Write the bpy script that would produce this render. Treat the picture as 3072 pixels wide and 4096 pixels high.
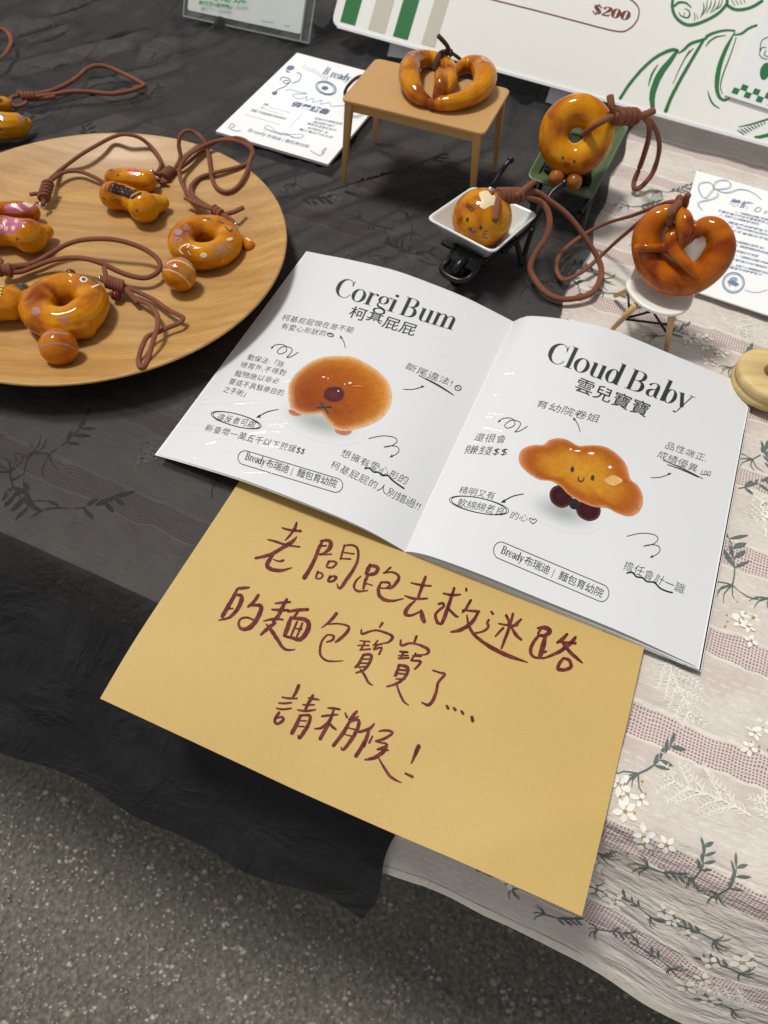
import bpy, bmesh, math, random
import numpy as np
from mathutils import Vector, Matrix
from mathutils.bvhtree import BVHTree
random.seed(7); rng = np.random.default_rng(7)
for o in list(bpy.data.objects): bpy.data.objects.remove(o)
SC = bpy.context.scene; COL = SC.collection

# ------------------------------------------------------------------ camera
W, H = 3072.0, 4096.0                       # the photograph's own pixel grid
F, PIT, ROL, CH = 2856.0, 0.98648, 0.066968, 0.33775
CAM = np.array([0.0, 0.0, CH])
_f = np.array([0, math.cos(PIT), -math.sin(PIT)]); _r = np.array([1.0, 0, 0]); _u = np.cross(_r, _f)
R2 = _r*math.cos(ROL)+_u*math.sin(ROL); U2 = -_r*math.sin(ROL)+_u*math.cos(ROL)
cd = bpy.data.cameras.new('camera'); co = bpy.data.objects.new('camera', cd); COL.objects.link(co)
M = Matrix([[R2[i], U2[i], -_f[i], CAM[i]] for i in range(3)]+[[0, 0, 0, 1]]); co.matrix_world = M
cd.sensor_fit = 'VERTICAL'; cd.sensor_height = 36; cd.sensor_width = 27; cd.lens = F/H*36
cd.clip_start = 0.01; cd.clip_end = 200
cd.dof.use_dof = True; cd.dof.focus_distance = 0.375; cd.dof.aperture_fstop = 15.0
SC.camera = co
# ------------------------------------------------------------------ sky and sun (soft overcast daylight)
wd = bpy.data.worlds.new('World'); SC.world = wd; wd.use_nodes = True
SUN_EL = math.radians(70); SUN_DIR = np.array([-0.85, 0.5])      # where the light comes from, on plan
SUN_DIR = SUN_DIR/np.linalg.norm(SUN_DIR)
nt = wd.node_tree; nt.nodes.clear()
sky = nt.nodes.new('ShaderNodeTexSky'); sky.sky_type = 'NISHITA'; sky.sun_disc = False
sky.sun_elevation = SUN_EL; sky.sun_rotation = math.atan2(SUN_DIR[0], SUN_DIR[1]); sky.dust_density = 1.0; sky.air_density = 1.0
hs = nt.nodes.new('ShaderNodeHueSaturation'); hs.inputs['Saturation'].default_value = 0.0
bg = nt.nodes.new('ShaderNodeBackground'); bg.inputs['Strength'].default_value = 0.05
wo = nt.nodes.new('ShaderNodeOutputWorld')
nt.links.new(sky.outputs[0], hs.inputs['Color']); nt.links.new(hs.outputs[0], bg.inputs['Color']); nt.links.new(bg.outputs[0], wo.inputs[0])
sl = bpy.data.lights.new('sun', 'SUN'); sl.energy = 1.5; sl.angle = math.radians(11); sl.color = (1.0, 0.965, 0.90)
so = bpy.data.objects.new('sun', sl); COL.objects.link(so)
so.rotation_euler = Vector((SUN_DIR[0]*math.cos(SUN_EL), SUN_DIR[1]*math.cos(SUN_EL), math.sin(SUN_EL))).to_track_quat('Z', 'Y').to_euler()
so.location = (-1, 1.5, 2)
SC.view_settings.view_transform = 'Standard'; SC.view_settings.look = 'None'; SC.view_settings.exposure = 0.84
SC.view_settings.gamma = 1; SC.view_settings.use_curve_mapping = False
SC.render.engine = 'CYCLES'; SC.cycles.use_denoising = True; SC.cycles.max_bounces = 8; SC.cycles.transparent_max_bounces = 12

# ------------------------------------------------------------------ measuring helpers
def ray(x, y):
    d = _f+R2*((x-W/2)/F)-U2*((y-H/2)/F)
    return d
def U(x, y, z=0.0):                          # photo point -> place on the level z
    d = ray(x, y); return CAM+d*((z-CAM[2])/d[2])
def onplane(x, y, P, N):
    d = ray(x, y); return CAM+d*(np.dot(P-CAM, N)/np.dot(d, N))
def nrm(v): v = np.asarray(v, float); return v/np.linalg.norm(v)
def zz(ox, oy, s): return lambda x, y: (ox+x/s, oy+y/s)
def cr(pts, n=6, closed=False):              # Catmull-Rom through rows of numbers
    P = np.array(pts, float); out = []; m = len(P)
    if m < 3 and not closed:
        return np.array([P[0]+(P[-1]-P[0])*t for t in np.linspace(0, 1, n+1)])
    rngi = range(m) if closed else range(m-1)
    for i in rngi:
        if closed: p0, p1, p2, p3 = P[i-1], P[i], P[(i+1) % m], P[(i+2) % m]
        else: p0, p1, p2, p3 = P[max(i-1, 0)], P[i], P[i+1], P[min(i+2, m-1)]
        for k in range(n):
            t = k/n
            out.append(0.5*((2*p1)+(-p0+p2)*t+(2*p0-5*p1+4*p2-p3)*t*t+(-p0+3*p1-3*p2+p3)*t**3))
    if not closed: out.append(P[-1])
    return np.array(out)

# ------------------------------------------------------------------ object helpers
LOC = {}
def tag(o, label=None, cat=None, group=None, kind=None):
    if label: o['label'] = label
    if cat: o['category'] = cat
    if group: o['group'] = group
    if kind: o['kind'] = kind
    return o
def thing(name, label, cat, loc, group=None):
    o = bpy.data.objects.new(name, None); COL.objects.link(o); o.location = loc; o.empty_display_size = 0.01
    LOC[o.name] = np.array(loc, float)
    return tag(o, label, cat, group)
def part(name, v, f, mat, parent=None, smooth=True, uv=None, label=None, fcol=None):
    v = np.array(v, float).reshape(-1, 3)
    base = LOC[parent.name] if parent is not None else np.zeros(3)
    me = bpy.data.meshes.new(name); me.from_pydata((v-base).tolist(), [], [list(map(int, q)) for q in f]); me.update()
    if smooth: me.polygons.foreach_set('use_smooth', [True]*len(me.polygons))
    if uv is not None:
        uv = np.array(uv, float); ul = me.uv_layers.new(name='UVMap')
        li = np.empty(len(me.loops), int); me.loops.foreach_get('vertex_index', li)
        ul.data.foreach_set('uv', uv[li].ravel())
    if fcol is not None:
        ca = me.color_attributes.new('ink', 'FLOAT_COLOR', 'POINT'); c = np.ones((len(v), 4)); c[:, :3] = fcol
        ca.data.foreach_set('color', c.ravel())
    me.materials.append(mat)
    o = bpy.data.objects.new(name, me); COL.objects.link(o)
    if parent is not None:
        o.parent = parent; LOC[o.name] = base
    else: LOC[o.name] = np.zeros(3)
    if label: o['label'] = label
    return o
class MB:
    def __init__(s): s.v = []; s.f = []
    def add(s, v, f):
        n = len(s.v); s.v.extend([tuple(p) for p in v]); s.f.extend([[i+n for i in q] for q in f]); return s
    def build(s, name, mat, parent=None, **k): return part(name, s.v, s.f, mat, parent, **k)
def tube(P, r, n=10, flat=1.0, up=(0, 0, 1), k=4, closed=False, raw=False):
    """swept tube; P rows xyz, r a number or one per row"""
    P = np.array(P, float); r = np.full(len(P), r) if np.isscalar(r) else np.array(r, float)
    Q = np.c_[P, r] if raw else cr(np.c_[P, r], k, closed)
    P = Q[:, :3]; r = Q[:, 3]; m = len(P); v = []; f = []
    T = np.roll(P, -1, 0)-np.roll(P, 1, 0) if closed else np.gradient(P, axis=0)
    T /= np.maximum(np.linalg.norm(T, axis=1)[:, None], 1e-9)
    up = np.array(up, float)
    for i in range(m):
        s = np.cross(T[i], up)
        if np.linalg.norm(s) < 1e-3: s = np.cross(T[i], (0.3, 0.9, 0.1))
        s = nrm(s)
        if i and np.dot(s, ps) < 0 and flat == 1.0: s = -s
        ps = s; b = np.cross(s, T[i])
        for j in range(n):
            a = 2*math.pi*j/n; v.append(P[i]+r[i]*(math.cos(a)*s+flat*math.sin(a)*b))
    for i in range(m if closed else m-1):
        for j in range(n):
            a, b = i*n+j, i*n+(j+1) % n; c, d = ((i+1) % m)*n+(j+1) % n, ((i+1) % m)*n+j
            f.append([a, b, c, d])
    if not closed:
        f.append(list(range(n))[::-1]); f.append([(m-1)*n+j for j in range(n)])
    return v, f
def sphere(c, r, n=20, m=12, sc=(1, 1, 1)):
    v = []; f = []; c = np.array(c, float); sc = np.array(sc, float)
    for i in range(m+1):
        th = math.pi*i/m
        for j in range(n):
            a = 2*math.pi*j/n; v.append(c+r*sc*np.array([math.sin(th)*math.cos(a), math.sin(th)*math.sin(a), math.cos(th)]))
    for i in range(m):
        for j in range(n): f.append([i*n+j, (i+1)*n+j, (i+1)*n+(j+1) % n, i*n+(j+1) % n])
    return v, f
def lathe(c, prof, n=64, ax=None):
    c = np.array(c, float); v = []; f = []; m = len(prof)
    for j in range(n):
        a = 2*math.pi*j/n
        for r, z in prof: v.append(c+np.array([r*math.cos(a), r*math.sin(a), z]))
    for j in range(n):
        for i in range(m-1): f.append([j*m+i, ((j+1) % n)*m+i, ((j+1) % n)*m+i+1, j*m+i+1])
    return v, f
def slab(corners, thick, inset_round=0.0, seg=6, bevel=0.0):
    """polygon (3D, flat) turned into a slab, thick downwards along its normal, rounded corners"""
    C = [np.array(c, float) for c in corners]; N = nrm(np.cross(C[1]-C[0], C[2]-C[0]))
    if N[2] < 0: N = -N
    out = []
    m = len(C)
    for i in range(m):
        p, a, b = C[i], C[i-1], C[(i+1) % m]
        if inset_round <= 0: out.append(p); continue
        p0 = p+nrm(a-p)*inset_round; p1 = p+nrm(b-p)*inset_round
        for k in range(seg+1):
            t = k/seg; out.append((1-t)**2*p0+2*t*(1-t)*p+t*t*p1)
    n = len(out); cen = sum(out)/n
    rings = [(0.0, bevel), (bevel, 0.0), (thick-bevel, 0.0), (thick, bevel)] if bevel > 0 else [(0, 0), (thick, 0)]
    v = []; f = []
    for dz, ins in rings:
        for p in out: v.append(p-N*dz-nrm(p-cen)*ins)
    k = len(rings)
    f.append(list(range(n))); f.append([(k-1)*n+i for i in range(n)][::-1])
    for q in range(k-1):
        for i in range(n): f.append([q*n+i, (q+1)*n+i, (q+1)*n+(i+1) % n, q*n+(i+1) % n])
    return v, f
def bar(a, b, wa, wb=None, up=(0, 0, 1), fl=1.0):
    """four-sided tapered bar from a to b"""
    wb = wa if wb is None else wb; a = np.array(a, float); b = np.array(b, float)
    t = nrm(b-a); s = np.cross(t, up)
    if np.linalg.norm(s) < 1e-3: s = np.cross(t, (1, 0.2, 0))
    s = nrm(s); q = np.cross(s, t); v = []
    for p, w in ((a, wa), (b, wb)):
        for i, j in ((1, 1), (-1, 1), (-1, -1), (1, -1)): v.append(p+s*i*w/2+q*j*w/2*fl)
    return v, [[0, 1, 2, 3], [7, 6, 5, 4], [0, 4, 5, 1], [1, 5, 6, 2], [2, 6, 7, 3], [3, 7, 4, 0]]
def remesh(mb, size=0.0007, smooth=4, noise=0.0):
    me = bpy.data.meshes.new('tmp'); me.from_pydata([tuple(map(float, p)) for p in mb.v], [], mb.f)
    o = bpy.data.objects.new('tmp', me); COL.objects.link(o)
    m = o.modifiers.new('r', 'REMESH'); m.mode = 'VOXEL'; m.voxel_size = size
    s = o.modifiers.new('s', 'SMOOTH'); s.iterations = smooth; s.factor = 0.6
    dg = bpy.context.evaluated_depsgraph_get(); e = bpy.data.meshes.new_from_object(o.evaluated_get(dg))
    v = np.empty(len(e.vertices)*3); e.vertices.foreach_get('co', v); v = v.reshape(-1, 3)
    f = [list(p.vertices) for p in e.polygons]
    if noise:
        nn = np.empty(len(e.vertices)*3); e.vertices.foreach_get('normal', nn); nn = nn.reshape(-1, 3)
        ph = rng.uniform(0, 6, 6); w = np.sin(v[:, 0]*310+ph[0]+np.sin(v[:, 1]*190+ph[3]))+np.sin(v[:, 1]*360+ph[1])+np.sin(v[:, 2]*330+v[:, 0]*150+ph[2])
        v = v+nn*(w*noise/3)[:, None]
    bpy.data.objects.remove(o); bpy.data.meshes.remove(me); bpy.data.meshes.remove(e)
    return v, f

class Surf:
    def __init__(s, v, f): s.t = BVHTree.FromPolygons([tuple(map(float, p)) for p in v], [list(q) for q in f])
    def hit(s, x, y, eps):
        d = ray(x, y); p, n, i, _ = s.t.ray_cast(Vector(CAM), Vector(d))
        if p is None: return None
        n = np.array(n); n = n if np.dot(n, d) < 0 else -n
        return np.array(p)+n*eps
class Ink:
    """flat print gathered in the photo's grid, then laid on the surface it belongs to"""
    def __init__(s, surf, eps=0.00015): s.s = surf; s.eps = eps; s.v = []; s.f = []; s.c = []; s.ch = []
    def add(s, pts, faces, col=None):
        if not len(pts): return s
        n = len(s.v); ok = []; vv = []
        for x, y in pts:
            h = s.s.hit(x, y, s.eps); ok.append(h is not None); vv.append(h if h is not None else (0, 0, -1))
        s.v.extend(vv); xs = [p[0] for p in pts]; ys = [p[1] for p in pts]; s.ch.append((n, n+len(pts), (min(xs), min(ys), max(xs), max(ys))))
        if col is None: col = [(0, 0, 0)]*len(pts)
        s.c.extend(col)
        for q in faces:
            if all(ok[i] for i in q): s.f.append([i+n for i in q])
        return s
    def stroke(s, pts, n=5, m=lambda x, y: (x, y), ws=1.0, closed=False, w=None, dry=0.0):
        P = [(*m(p[0], p[1]), (w if w is not None else p[2]/ws)) for p in pts]
        Q = cr(P, n, closed); T = (np.roll(Q, -1, 0)-np.roll(Q, 1, 0))[:, :2] if closed else np.gradient(Q[:, :2], axis=0)
        L = np.maximum(np.linalg.norm(T, axis=1), 1e-6); nx = -T[:, 1]/L; ny = T[:, 0]/L; v = []; f = []
        for i in range(len(Q)):
            h = max(Q[i, 2], 0.8)/2; j1, j2 = (1+dry*(random.random()-.5)), (1+dry*(random.random()-.5))
            v.append((Q[i, 0]+nx[i]*h*j1, Q[i, 1]+ny[i]*h*j1)); v.append((Q[i, 0]-nx[i]*h*j2, Q[i, 1]-ny[i]*h*j2))
        k = len(Q)
        for i in range(k if closed else k-1): a = 2*i; b = 2*((i+1) % k); f.append([a, a+1, b+1, b])
        if not closed:                       # rounded ends
            for e in (0, k-1):
                c = Q[e, :2]; h = max(Q[e, 2], 0.8)/2; n0 = len(v); N = 8
                for j in range(N): v.append((c[0]+h*math.cos(2*math.pi*j/N), c[1]+h*math.sin(2*math.pi*j/N)))
                f.append([n0+j for j in range(N)])
        return s.add(v, f)
    def poly(s, pts, m=lambda x, y: (x, y)): return s.add([m(*p) for p in pts], [list(range(len(pts)))])
    def disc(s, x, y, rx, ry=None, ang=0, n=12):
        ry = ry or rx; c, q = math.cos(ang), math.sin(ang)
        pts = [(x, y)]+[(x+rx*math.cos(a)*c-ry*math.sin(a)*q, y+rx*math.cos(a)*q+ry*math.sin(a)*c) for a in [2*math.pi*i/n for i in range(n)]]
        return s.add(pts, [[0, i, i % n+1] for i in range(1, n+1)])
    def arrow(s, a, b, w=3, head=14):
        a = np.array(a, float); b = np.array(b, float); d = nrm(b-a); q = np.array([-d[1], d[0]])
        mid = (a+b)/2+q*np.linalg.norm(b-a)*0.07
        s.stroke([(*a, w*.8), (*mid, w), (*b, w)]); t = b+d*head*.4
        return s.add([tuple(t), tuple(t-d*head+q*head*.38), tuple(t-d*head-q*head*.38)], [[0, 1, 2]])
    def build(s, name, mat, parent, gap=None, **k):
        fc_ = np.array(s.c) if k.pop('colors', False) else None
        if gap is None: return part(name, s.v, s.f, mat, parent, smooth=False, fcol=fc_, **k)
        ch = [c for c in s.ch if c[1] > c[0]]; g = list(range(len(ch)))        # strokes that lie close together make one piece
        def root(i):
            while g[i] != i: i = g[i]
            return i
        for i in range(len(ch)):
            a = ch[i][2]
            for j in range(i):
                b = ch[j][2]
                if a[0]-gap < b[2] and b[0]-gap < a[2] and a[1]-gap < b[3] and b[1]-gap < a[3]: g[root(i)] = root(j)
        own = {}
        for i, c in enumerate(ch):
            for q in range(c[0], c[1]): own[q] = root(i)
        gr_ = {}
        for q in s.f: gr_.setdefault(own[q[0]], []).append(q)
        out = []
        for fs in gr_.values():
            ids = sorted({i for q in fs for i in q}); mp = {a: b for b, a in enumerate(ids)}
            out.append(part(name, [s.v[i] for i in ids], [[mp[i] for i in q] for q in fs], mat, parent, smooth=False, fcol=fc_[ids] if fc_ is not None else None, **k))
        return out

# ------------------------------------------------------------------ lettering
_G = {}
def glyph(ch, off=0.0):
    if (ch, off) in _G: return _G[(ch, off)]
    c = bpy.data.curves.new('g', 'FONT'); c.body = ch+'.'; c.size = 1; c.resolution_u = 3
    def grab(b, of):
        c.body = b; c.offset = of
        o = bpy.data.objects.new('g', c); COL.objects.link(o); dg = bpy.context.evaluated_depsgraph_get()
        m = bpy.data.meshes.new_from_object(o.evaluated_get(dg)); v = [(p.co.x, p.co.y) for p in m.vertices]; f = [list(q.vertices) for q in m.polygons]
        bpy.data.objects.remove(o); bpy.data.meshes.remove(m); return v, f
    v, f = grab(ch, off)
    if ord(ch) > 0x2E80: adv = 1.0
    else:
        a, _ = grab(ch+'|', 0); b, _ = grab('|', 0); adv = max(p[0] for p in a)-max(p[0] for p in b) if ch != ' ' else 0.3
    _G[(ch, off)] = (v, f, adv); bpy.data.curves.remove(c); return _G[(ch, off)]
def text(ink, s, P0, P1, up, jit=0.0, off=0.0, shear=0.0, space=0.0):
    """s is laid from P0 to P1 (base line, photo grid), up = height vector of one em"""
    G = [glyph(c, off) for c in s]; tot = sum(g[2]+space for g in G); P0 = np.array(P0, float); P1 = np.array(P1, float); up = np.array(up, float)
    ex = (P1-P0)/tot; x = 0
    for v, f, adv in G:
        a = random.uniform(-jit, jit); sc = 1+random.uniform(-jit, jit)*0.8; dy = random.uniform(-jit, jit)*0.35; ca, sa = math.cos(a), math.sin(a)
        pts = []
        for px, py in v:
            qx, qy = (px-adv/2)*sc, (py-0.4)*sc; qx, qy = qx*ca-qy*sa, qx*sa+qy*ca
            qx += adv/2+x; qy += 0.4+dy; qx += shear*qy
            pts.append(tuple(P0+ex*qx+up*qy))
        ink.add(pts, f); x += adv+space
# serif letters drawn as pen strokes (x, y, pen width), em units; third list: straight bars x0,y0,x1,y1,width
def _ell(cx, cy, rx, ry, tk, tn, n=16, a0=0, a1=2*math.pi):
    L = []
    for i in range(n+(0 if a1-a0 >= 6.28 else 1)):
        a = a0+(a1-a0)*i/n; L.append((cx+rx*math.cos(a), cy+ry*math.sin(a), tn+(tk-tn)*abs(math.cos(a))**1.5))
    return L
def serif(tk=.095, tn=.018):
    k, t = tk, tn; hs = .05
    st = lambda x, y0, y1, a=1, b=1: [(x, y0, x, y1, k)]+([(x-k/2-hs, y0+t/2, x+k/2+hs, y0+t/2, t)] if a else [])+([(x-k/2-hs, y1-t/2, x+k*.3, y1-t/2, t)] if b else [])
    D = {}
    D['C'] = ([[(.40, .53, t), (.37, .64, t*1.3), (.28, .71, t), (.16, .67, k*.55), (.075, .52, k*.95), (.06, .36, k*1.1), (.075, .2, k*.95), (.16, .05, k*.55), (.28, .0, t), (.38, .05, t), (.43, .17, t)]], [(.405, .5, .405, .72, t)], .47)
    D['o'] = (['c']+[_ell(.19, .24, .14, .245, k, t)], [], .385)
    D['r'] = ([[(.12, .33, t), (.17, .44, t), (.23, .485, t*1.5)], [(.235, .485, k*.4), (.265, .46, k*.75), (.265, .44, k*.6)]], st(.1, 0, .49), .30)
    D['g'] = (['c']+[_ell(.17, .34, .105, .145, k*.8, t)]+['c']+[_ell(.18, -.1, .145, .1, k*.6, t*1.2)]+[[(.24, .44, t), (.3, .49, t), (.335, .47, k*.5)], [(.1, .23, t), (.06, .15, k*.4), (.1, .07, k*.6), (.2, .03, k*.75), (.29, -.01, k*.7), (.32, -.08, k*.4)]], [], .35)
    D['i'] = ([[(.1, .64, k*1.1), (.101, .641, k*1.1)]], st(.1, 0, .49), .21)
    D['B'] = ([[(.11, .71, t), (.24, .71, t), (.335, .65, k*.7), (.35, .54, k*1.05), (.32, .44, k*.7), (.22, .38, t), (.11, .38, t)], [(.22, .38, t), (.34, .34, k*.7), (.385, .2, k*1.1), (.345, .06, k*.7), (.23, .01, t), (.11, .01, t)]], st(.1, 0, .72), .48)
    D['u'] = ([[(.1, .14, k), (.12, .045, k*.7), (.19, .008, t*1.2), (.25, .03, t), (.3, .12, t)]], [(.1, .12, .1, .49, k), (.02, .482, .1, .482, t), (.31, 0, .31, .49, k), (.23, .482, .31, .482, t), (.31, .008, .39, .008, t)], .41)
    ar = lambda x: [(x+.02, .34, t), (x+.08, .46, t), (x+.14, .49, t*1.6), (x+.2, .45, k*.7), (x+.215, .36, k)]
    D['m'] = ([ar(.1), ar(.315)], st(.1, 0, .49)+[(.315, 0, .315, .36, k), (.53, 0, .53, .36, k)]+[(.315-k/2-hs, t/2, .315+k/2+hs, t/2, t), (.53-k/2-hs, t/2, .53+k/2+hs, t/2, t)], .64)
    D['n'] = ([ar(.1)], st(.1, 0, .49)+[(.315, 0, .315, .36, k), (.315-k/2-hs, t/2, .315+k/2+hs, t/2, t)], .42)
    D['l'] = ([], st(.1, 0, .76), .2)
    D['d'] = (['c']+[_ell(.165, .24, .115, .24, k, t)], [(.31, 0, .31, .76, k), (.23, .752, .31, .752, t), (.31, .008, .38, .008, t)], .41)
    D['b'] = (['c']+[_ell(.24, .24, .115, .24, k, t)], [(.1, 0, .1, .76, k), (.02, .752, .1, .752, t)], .4)
    D['a'] = ([[(.06, .4, k*.7), (.1, .46, t*1.5), (.18, .49, t*1.3), (.25, .45, k*.6), (.265, .36, k)], [(.265, .3, t), (.15, .26, k*.4), (.075, .18, k*.85), (.08, .07, k*.8), (.15, .01, t*1.5), (.22, .05, t), (.265, .12, t)], [(.265, .1, k*.8), (.29, .03, k*.5), (.34, .03, t)]], [(.265, .08, .265, .38, k)], .36)
    D['e'] = ([[(.07, .26, t), (.2, .265, t), (.31, .27, t)], [(.315, .27, k*.6), (.29, .42, k*.5), (.19, .49, t), (.09, .42, k*.6), (.055, .25, k), (.09, .08, k*.7), (.19, .0, t*1.4), (.3, .07, t)]], [], .36)
    D['y'] = ([], [(.07, .49, .2, .02, k), (.33, .49, .145, -.14, t*1.5), (0, .482, .14, .482, t), (.26, .482, .4, .482, t)], .37)
    D['y'][0].append([(.145, -.14, t), (.11, -.21, k*.3), (.07, -.2, k*.6)])
    D['0'] = (['c']+[_ell(.2, .35, .13, .35, k, t)], [], .42)
    D['2'] = ([[(.07, .56, k*.8), (.1, .66, t*1.6), (.2, .7, t*1.6), (.31, .64, k*.8), (.32, .52, k), (.24, .36, k*.7), (.12, .18, t*1.8), (.05, .06, t*1.5)]], [(.04, .05, .33, .05, .1), (.345, .02, .36, .2, t*1.4)], .41)
    D['$'] = ([[(.32, .56, k*.5), (.27, .66, t*1.5), (.18, .68, t*1.5), (.09, .62, k*.7), (.1, .5, k*.9), (.2, .38, k*1.1), (.31, .26, k*.9), (.32, .12, k*.8), (.22, .02, t*1.5), (.12, .04, t*1.5), (.06, .15, k*.5)]], [(.2, -.1, .2, .8, t*1.5)], .41)
    return D
def seriftext(ink, s, P0, P1, up, D, shear=0.0, space=0.0):
    tot = sum(D[c][2] if c in D else .13 for c in s)+space*len(s); P0 = np.array(P0, float); ex = (np.array(P1, float)-P0)/tot; up = np.array(up, float); x = 0
    def mp(a, b, x): return tuple(P0+ex*(a+x+shear*b)+up*b)
    for c in s:
        if c not in D: x += .13+space; continue
        S, B, adv = D[c]; cl = False
        for q in S:
            if q == 'c': cl = True; continue
            Q = cr(q, 4, cl); T = (np.roll(Q, -1, 0)-np.roll(Q, 1, 0))[:, :2] if cl else np.gradient(Q[:, :2], axis=0)
            L = np.maximum(np.linalg.norm(T, axis=1), 1e-6); n = np.c_[-T[:, 1]/L, T[:, 0]/L]; v = []; f = []
            for i in range(len(Q)):
                h = Q[i, 2]/2; v += [mp(Q[i, 0]+n[i, 0]*h, Q[i, 1]+n[i, 1]*h, x), mp(Q[i, 0]-n[i, 0]*h, Q[i, 1]-n[i, 1]*h, x)]
            m = len(Q)
            for i in range(m if cl else m-1): a = 2*i; b = 2*((i+1) % m); f.append([a, a+1, b+1, b])
            if not cl:
                for e in (0, m-1):
                    n0 = len(v); h = Q[e, 2]/2; v += [mp(Q[e, 0]+h*math.cos(j*math.pi/4), Q[e, 1]+h*math.sin(j*math.pi/4), x) for j in range(8)]; f.append(list(range(n0, n0+8)))
            ink.add(v, f); cl = False
        for x0, y0, x1, y1, w in B:
            d = nrm((x1-x0, y1-y0)); n = np.array([-d[1], d[0]])*w/2
            ink.add([mp(x0+n[0], y0+n[1], x), mp(x0-n[0], y0-n[1], x), mp(x1-n[0], y1-n[1], x), mp(x1+n[0], y1+n[1], x)], [[0, 1, 2, 3]])
        x += adv+space

# ------------------------------------------------------------------ materials
class N:
    def __init__(s, name):
        s.m = bpy.data.materials.new(name); s.m.use_nodes = True; s.t = s.m.node_tree; s.b = s.t.nodes['Principled BSDF']; s.o = s.t.nodes['Material Output']
    def n(s, ty, **k):
        x = s.t.nodes.new('ShaderNode'+ty)
        for a, v in k.items():
            if a.startswith('i_'):
                a = a[2:]; a = int(a) if a.isdigit() else a.replace('_', ' '); s.set(x.inputs[a], v)
            else: setattr(x, a, v)
        return x
    def set(s, sock, v):
        if hasattr(v, 'outputs'): s.t.links.new(v.outputs[0], sock)
        elif isinstance(v, bpy.types.NodeSocket): s.t.links.new(v, sock)
        else:
            if isinstance(v, tuple) and len(v) == 3 and sock.type == 'RGBA': v = (*v, 1)
            sock.default_value = v
    def P(s, **k):
        for a, v in k.items(): s.set(s.b.inputs[a.replace('_', ' ')], v)
        return s
    def coord(s, w='Object', scale=None):
        tc = s.n('TexCoord'); o = tc.outputs[w]
        if scale:
            mp = s.n('Mapping'); s.t.links.new(o, mp.inputs[0]); mp.inputs['Scale'].default_value = scale; return mp.outputs[0]
        return o
    def noise(s, sc, det=4, co=None, rough=.5, dist=0):
        x = s.n('TexNoise'); x.inputs['Scale'].default_value = sc; x.inputs['Detail'].default_value = det; x.inputs['Roughness'].default_value = rough; x.inputs['Distortion'].default_value = dist
        s.t.links.new(co if co is not None else s.coord(), x.inputs['Vector']); return x.outputs['Fac']
    def ramp(s, fac, stops):
        x = s.n('ValToRGB'); s.t.links.new(fac, x.inputs[0]); e = x.color_ramp.elements
        while len(e) < len(stops): e.new(.5)
        for q, (p, c) in zip(e, stops): q.position = p; q.color = (*c, 1) if len(c) == 3 else c
        return x.outputs[0]
    def mix(s, fac, a, b, ty='MIX'):
        x = s.n('MixRGB'); x.blend_type = ty; s.set(x.inputs[0], fac); s.set(x.inputs[1], a); s.set(x.inputs[2], b); return x.outputs[0]
    def math(s, op, a, b=0.0, c=0.0):
        x = s.n('Math'); x.operation = op; s.set(x.inputs[0], a); s.set(x.inputs[1], b); s.set(x.inputs[2], c); return x.outputs[0]
    def bump(s, h, st=.3, dist=.001, nm=None):
        x = s.n('Bump'); x.inputs['Strength'].default_value = st; x.inputs['Distance'].default_value = dist; s.t.links.new(h, x.inputs['Height'])
        if nm is not None: s.t.links.new(nm, x.inputs['Normal'])
        return x.outputs[0]
def flatmat(name, col, rough=.6, var=.12, nsc=200, spec=.5, **k):
    m = N(name); nz = m.noise(nsc, 3); c = m.mix(nz, tuple(x*(1-var) for x in col), tuple(min(1, x*(1+var)) for x in col))
    m.P(Base_Color=c, Roughness=rough, **k); m.b.inputs['Specular IOR Level'].default_value = spec; return m.m

def glaze(name, a=(.50, .160, .001), b=(.21, .040, .001), c=(.60, .25, .003)):
    m = N(name); co = m.coord(); n1 = m.noise(48, 2, co, dist=.4); n2 = m.noise(300, 4, co, .6, .8)
    base = m.ramp(n1, [(.34, b), (.5, a), (.66, c)]); d = m.mix(m.ramp(n2, [(.48, (0, 0, 0)), (.68, (.28, .28, .28))]), base, tuple(x*.55 for x in a))
    hb = m.bump(m.noise(160, 3, co), .12, .002)
    m.P(Base_Color=d, Roughness=.5, Coat_Weight=.8, Coat_Roughness=.02, Coat_IOR=1.42, Normal=hb); m.b.inputs['Specular IOR Level'].default_value = 0
    m.t.links.new(m.bump(m.noise(90, 2, co), .10, .002), m.b.inputs['Coat Normal'])
    return m.m
GL = glaze('glazed_bread'); GL2 = glaze('glazed_bread_dark', (.40, .092, .001), (.19, .027, .001), (.50, .155, .002))
GLY = glaze('glazed_bread_golden', (.56, .20, .001), (.32, .075, .001), (.62, .28, .003))
BALLM = glaze('brown_glaze', (.27, .08, .012), (.17, .04, .008), (.34, .12, .02))
DARKB = glaze('dark_red_glaze', (.10, .012, .01), (.05, .006, .006), (.16, .03, .02))
def paint(name, col, rough=.25): return flatmat(name, col, rough, .06, 300, Coat_Weight=.8, Coat_Roughness=.05)
P_BLACK = paint('black_paint', (.008, .012, .009)); P_WHITE = paint('white_paint', (.78, .74, .66)); P_PINK = paint('pink_paint', (.46, .085, .20))
P_LILAC = paint('lilac_paint', (.30, .20, .27)); P_MAUVE = paint('mauve_paint', (.37, .16, .115)); P_CREAM = paint('cream_paint', (.75, .62, .38)); P_YEL = paint('yellow_paint', (.72, .56, .03))
P_RED = paint('red_paint', (.6, .04, .03)); P_DOT = paint('pale_pink_dots', (.72, .42, .35)); P_GREEN = paint('dark_green_paint', (.02, .04, .025))

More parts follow.
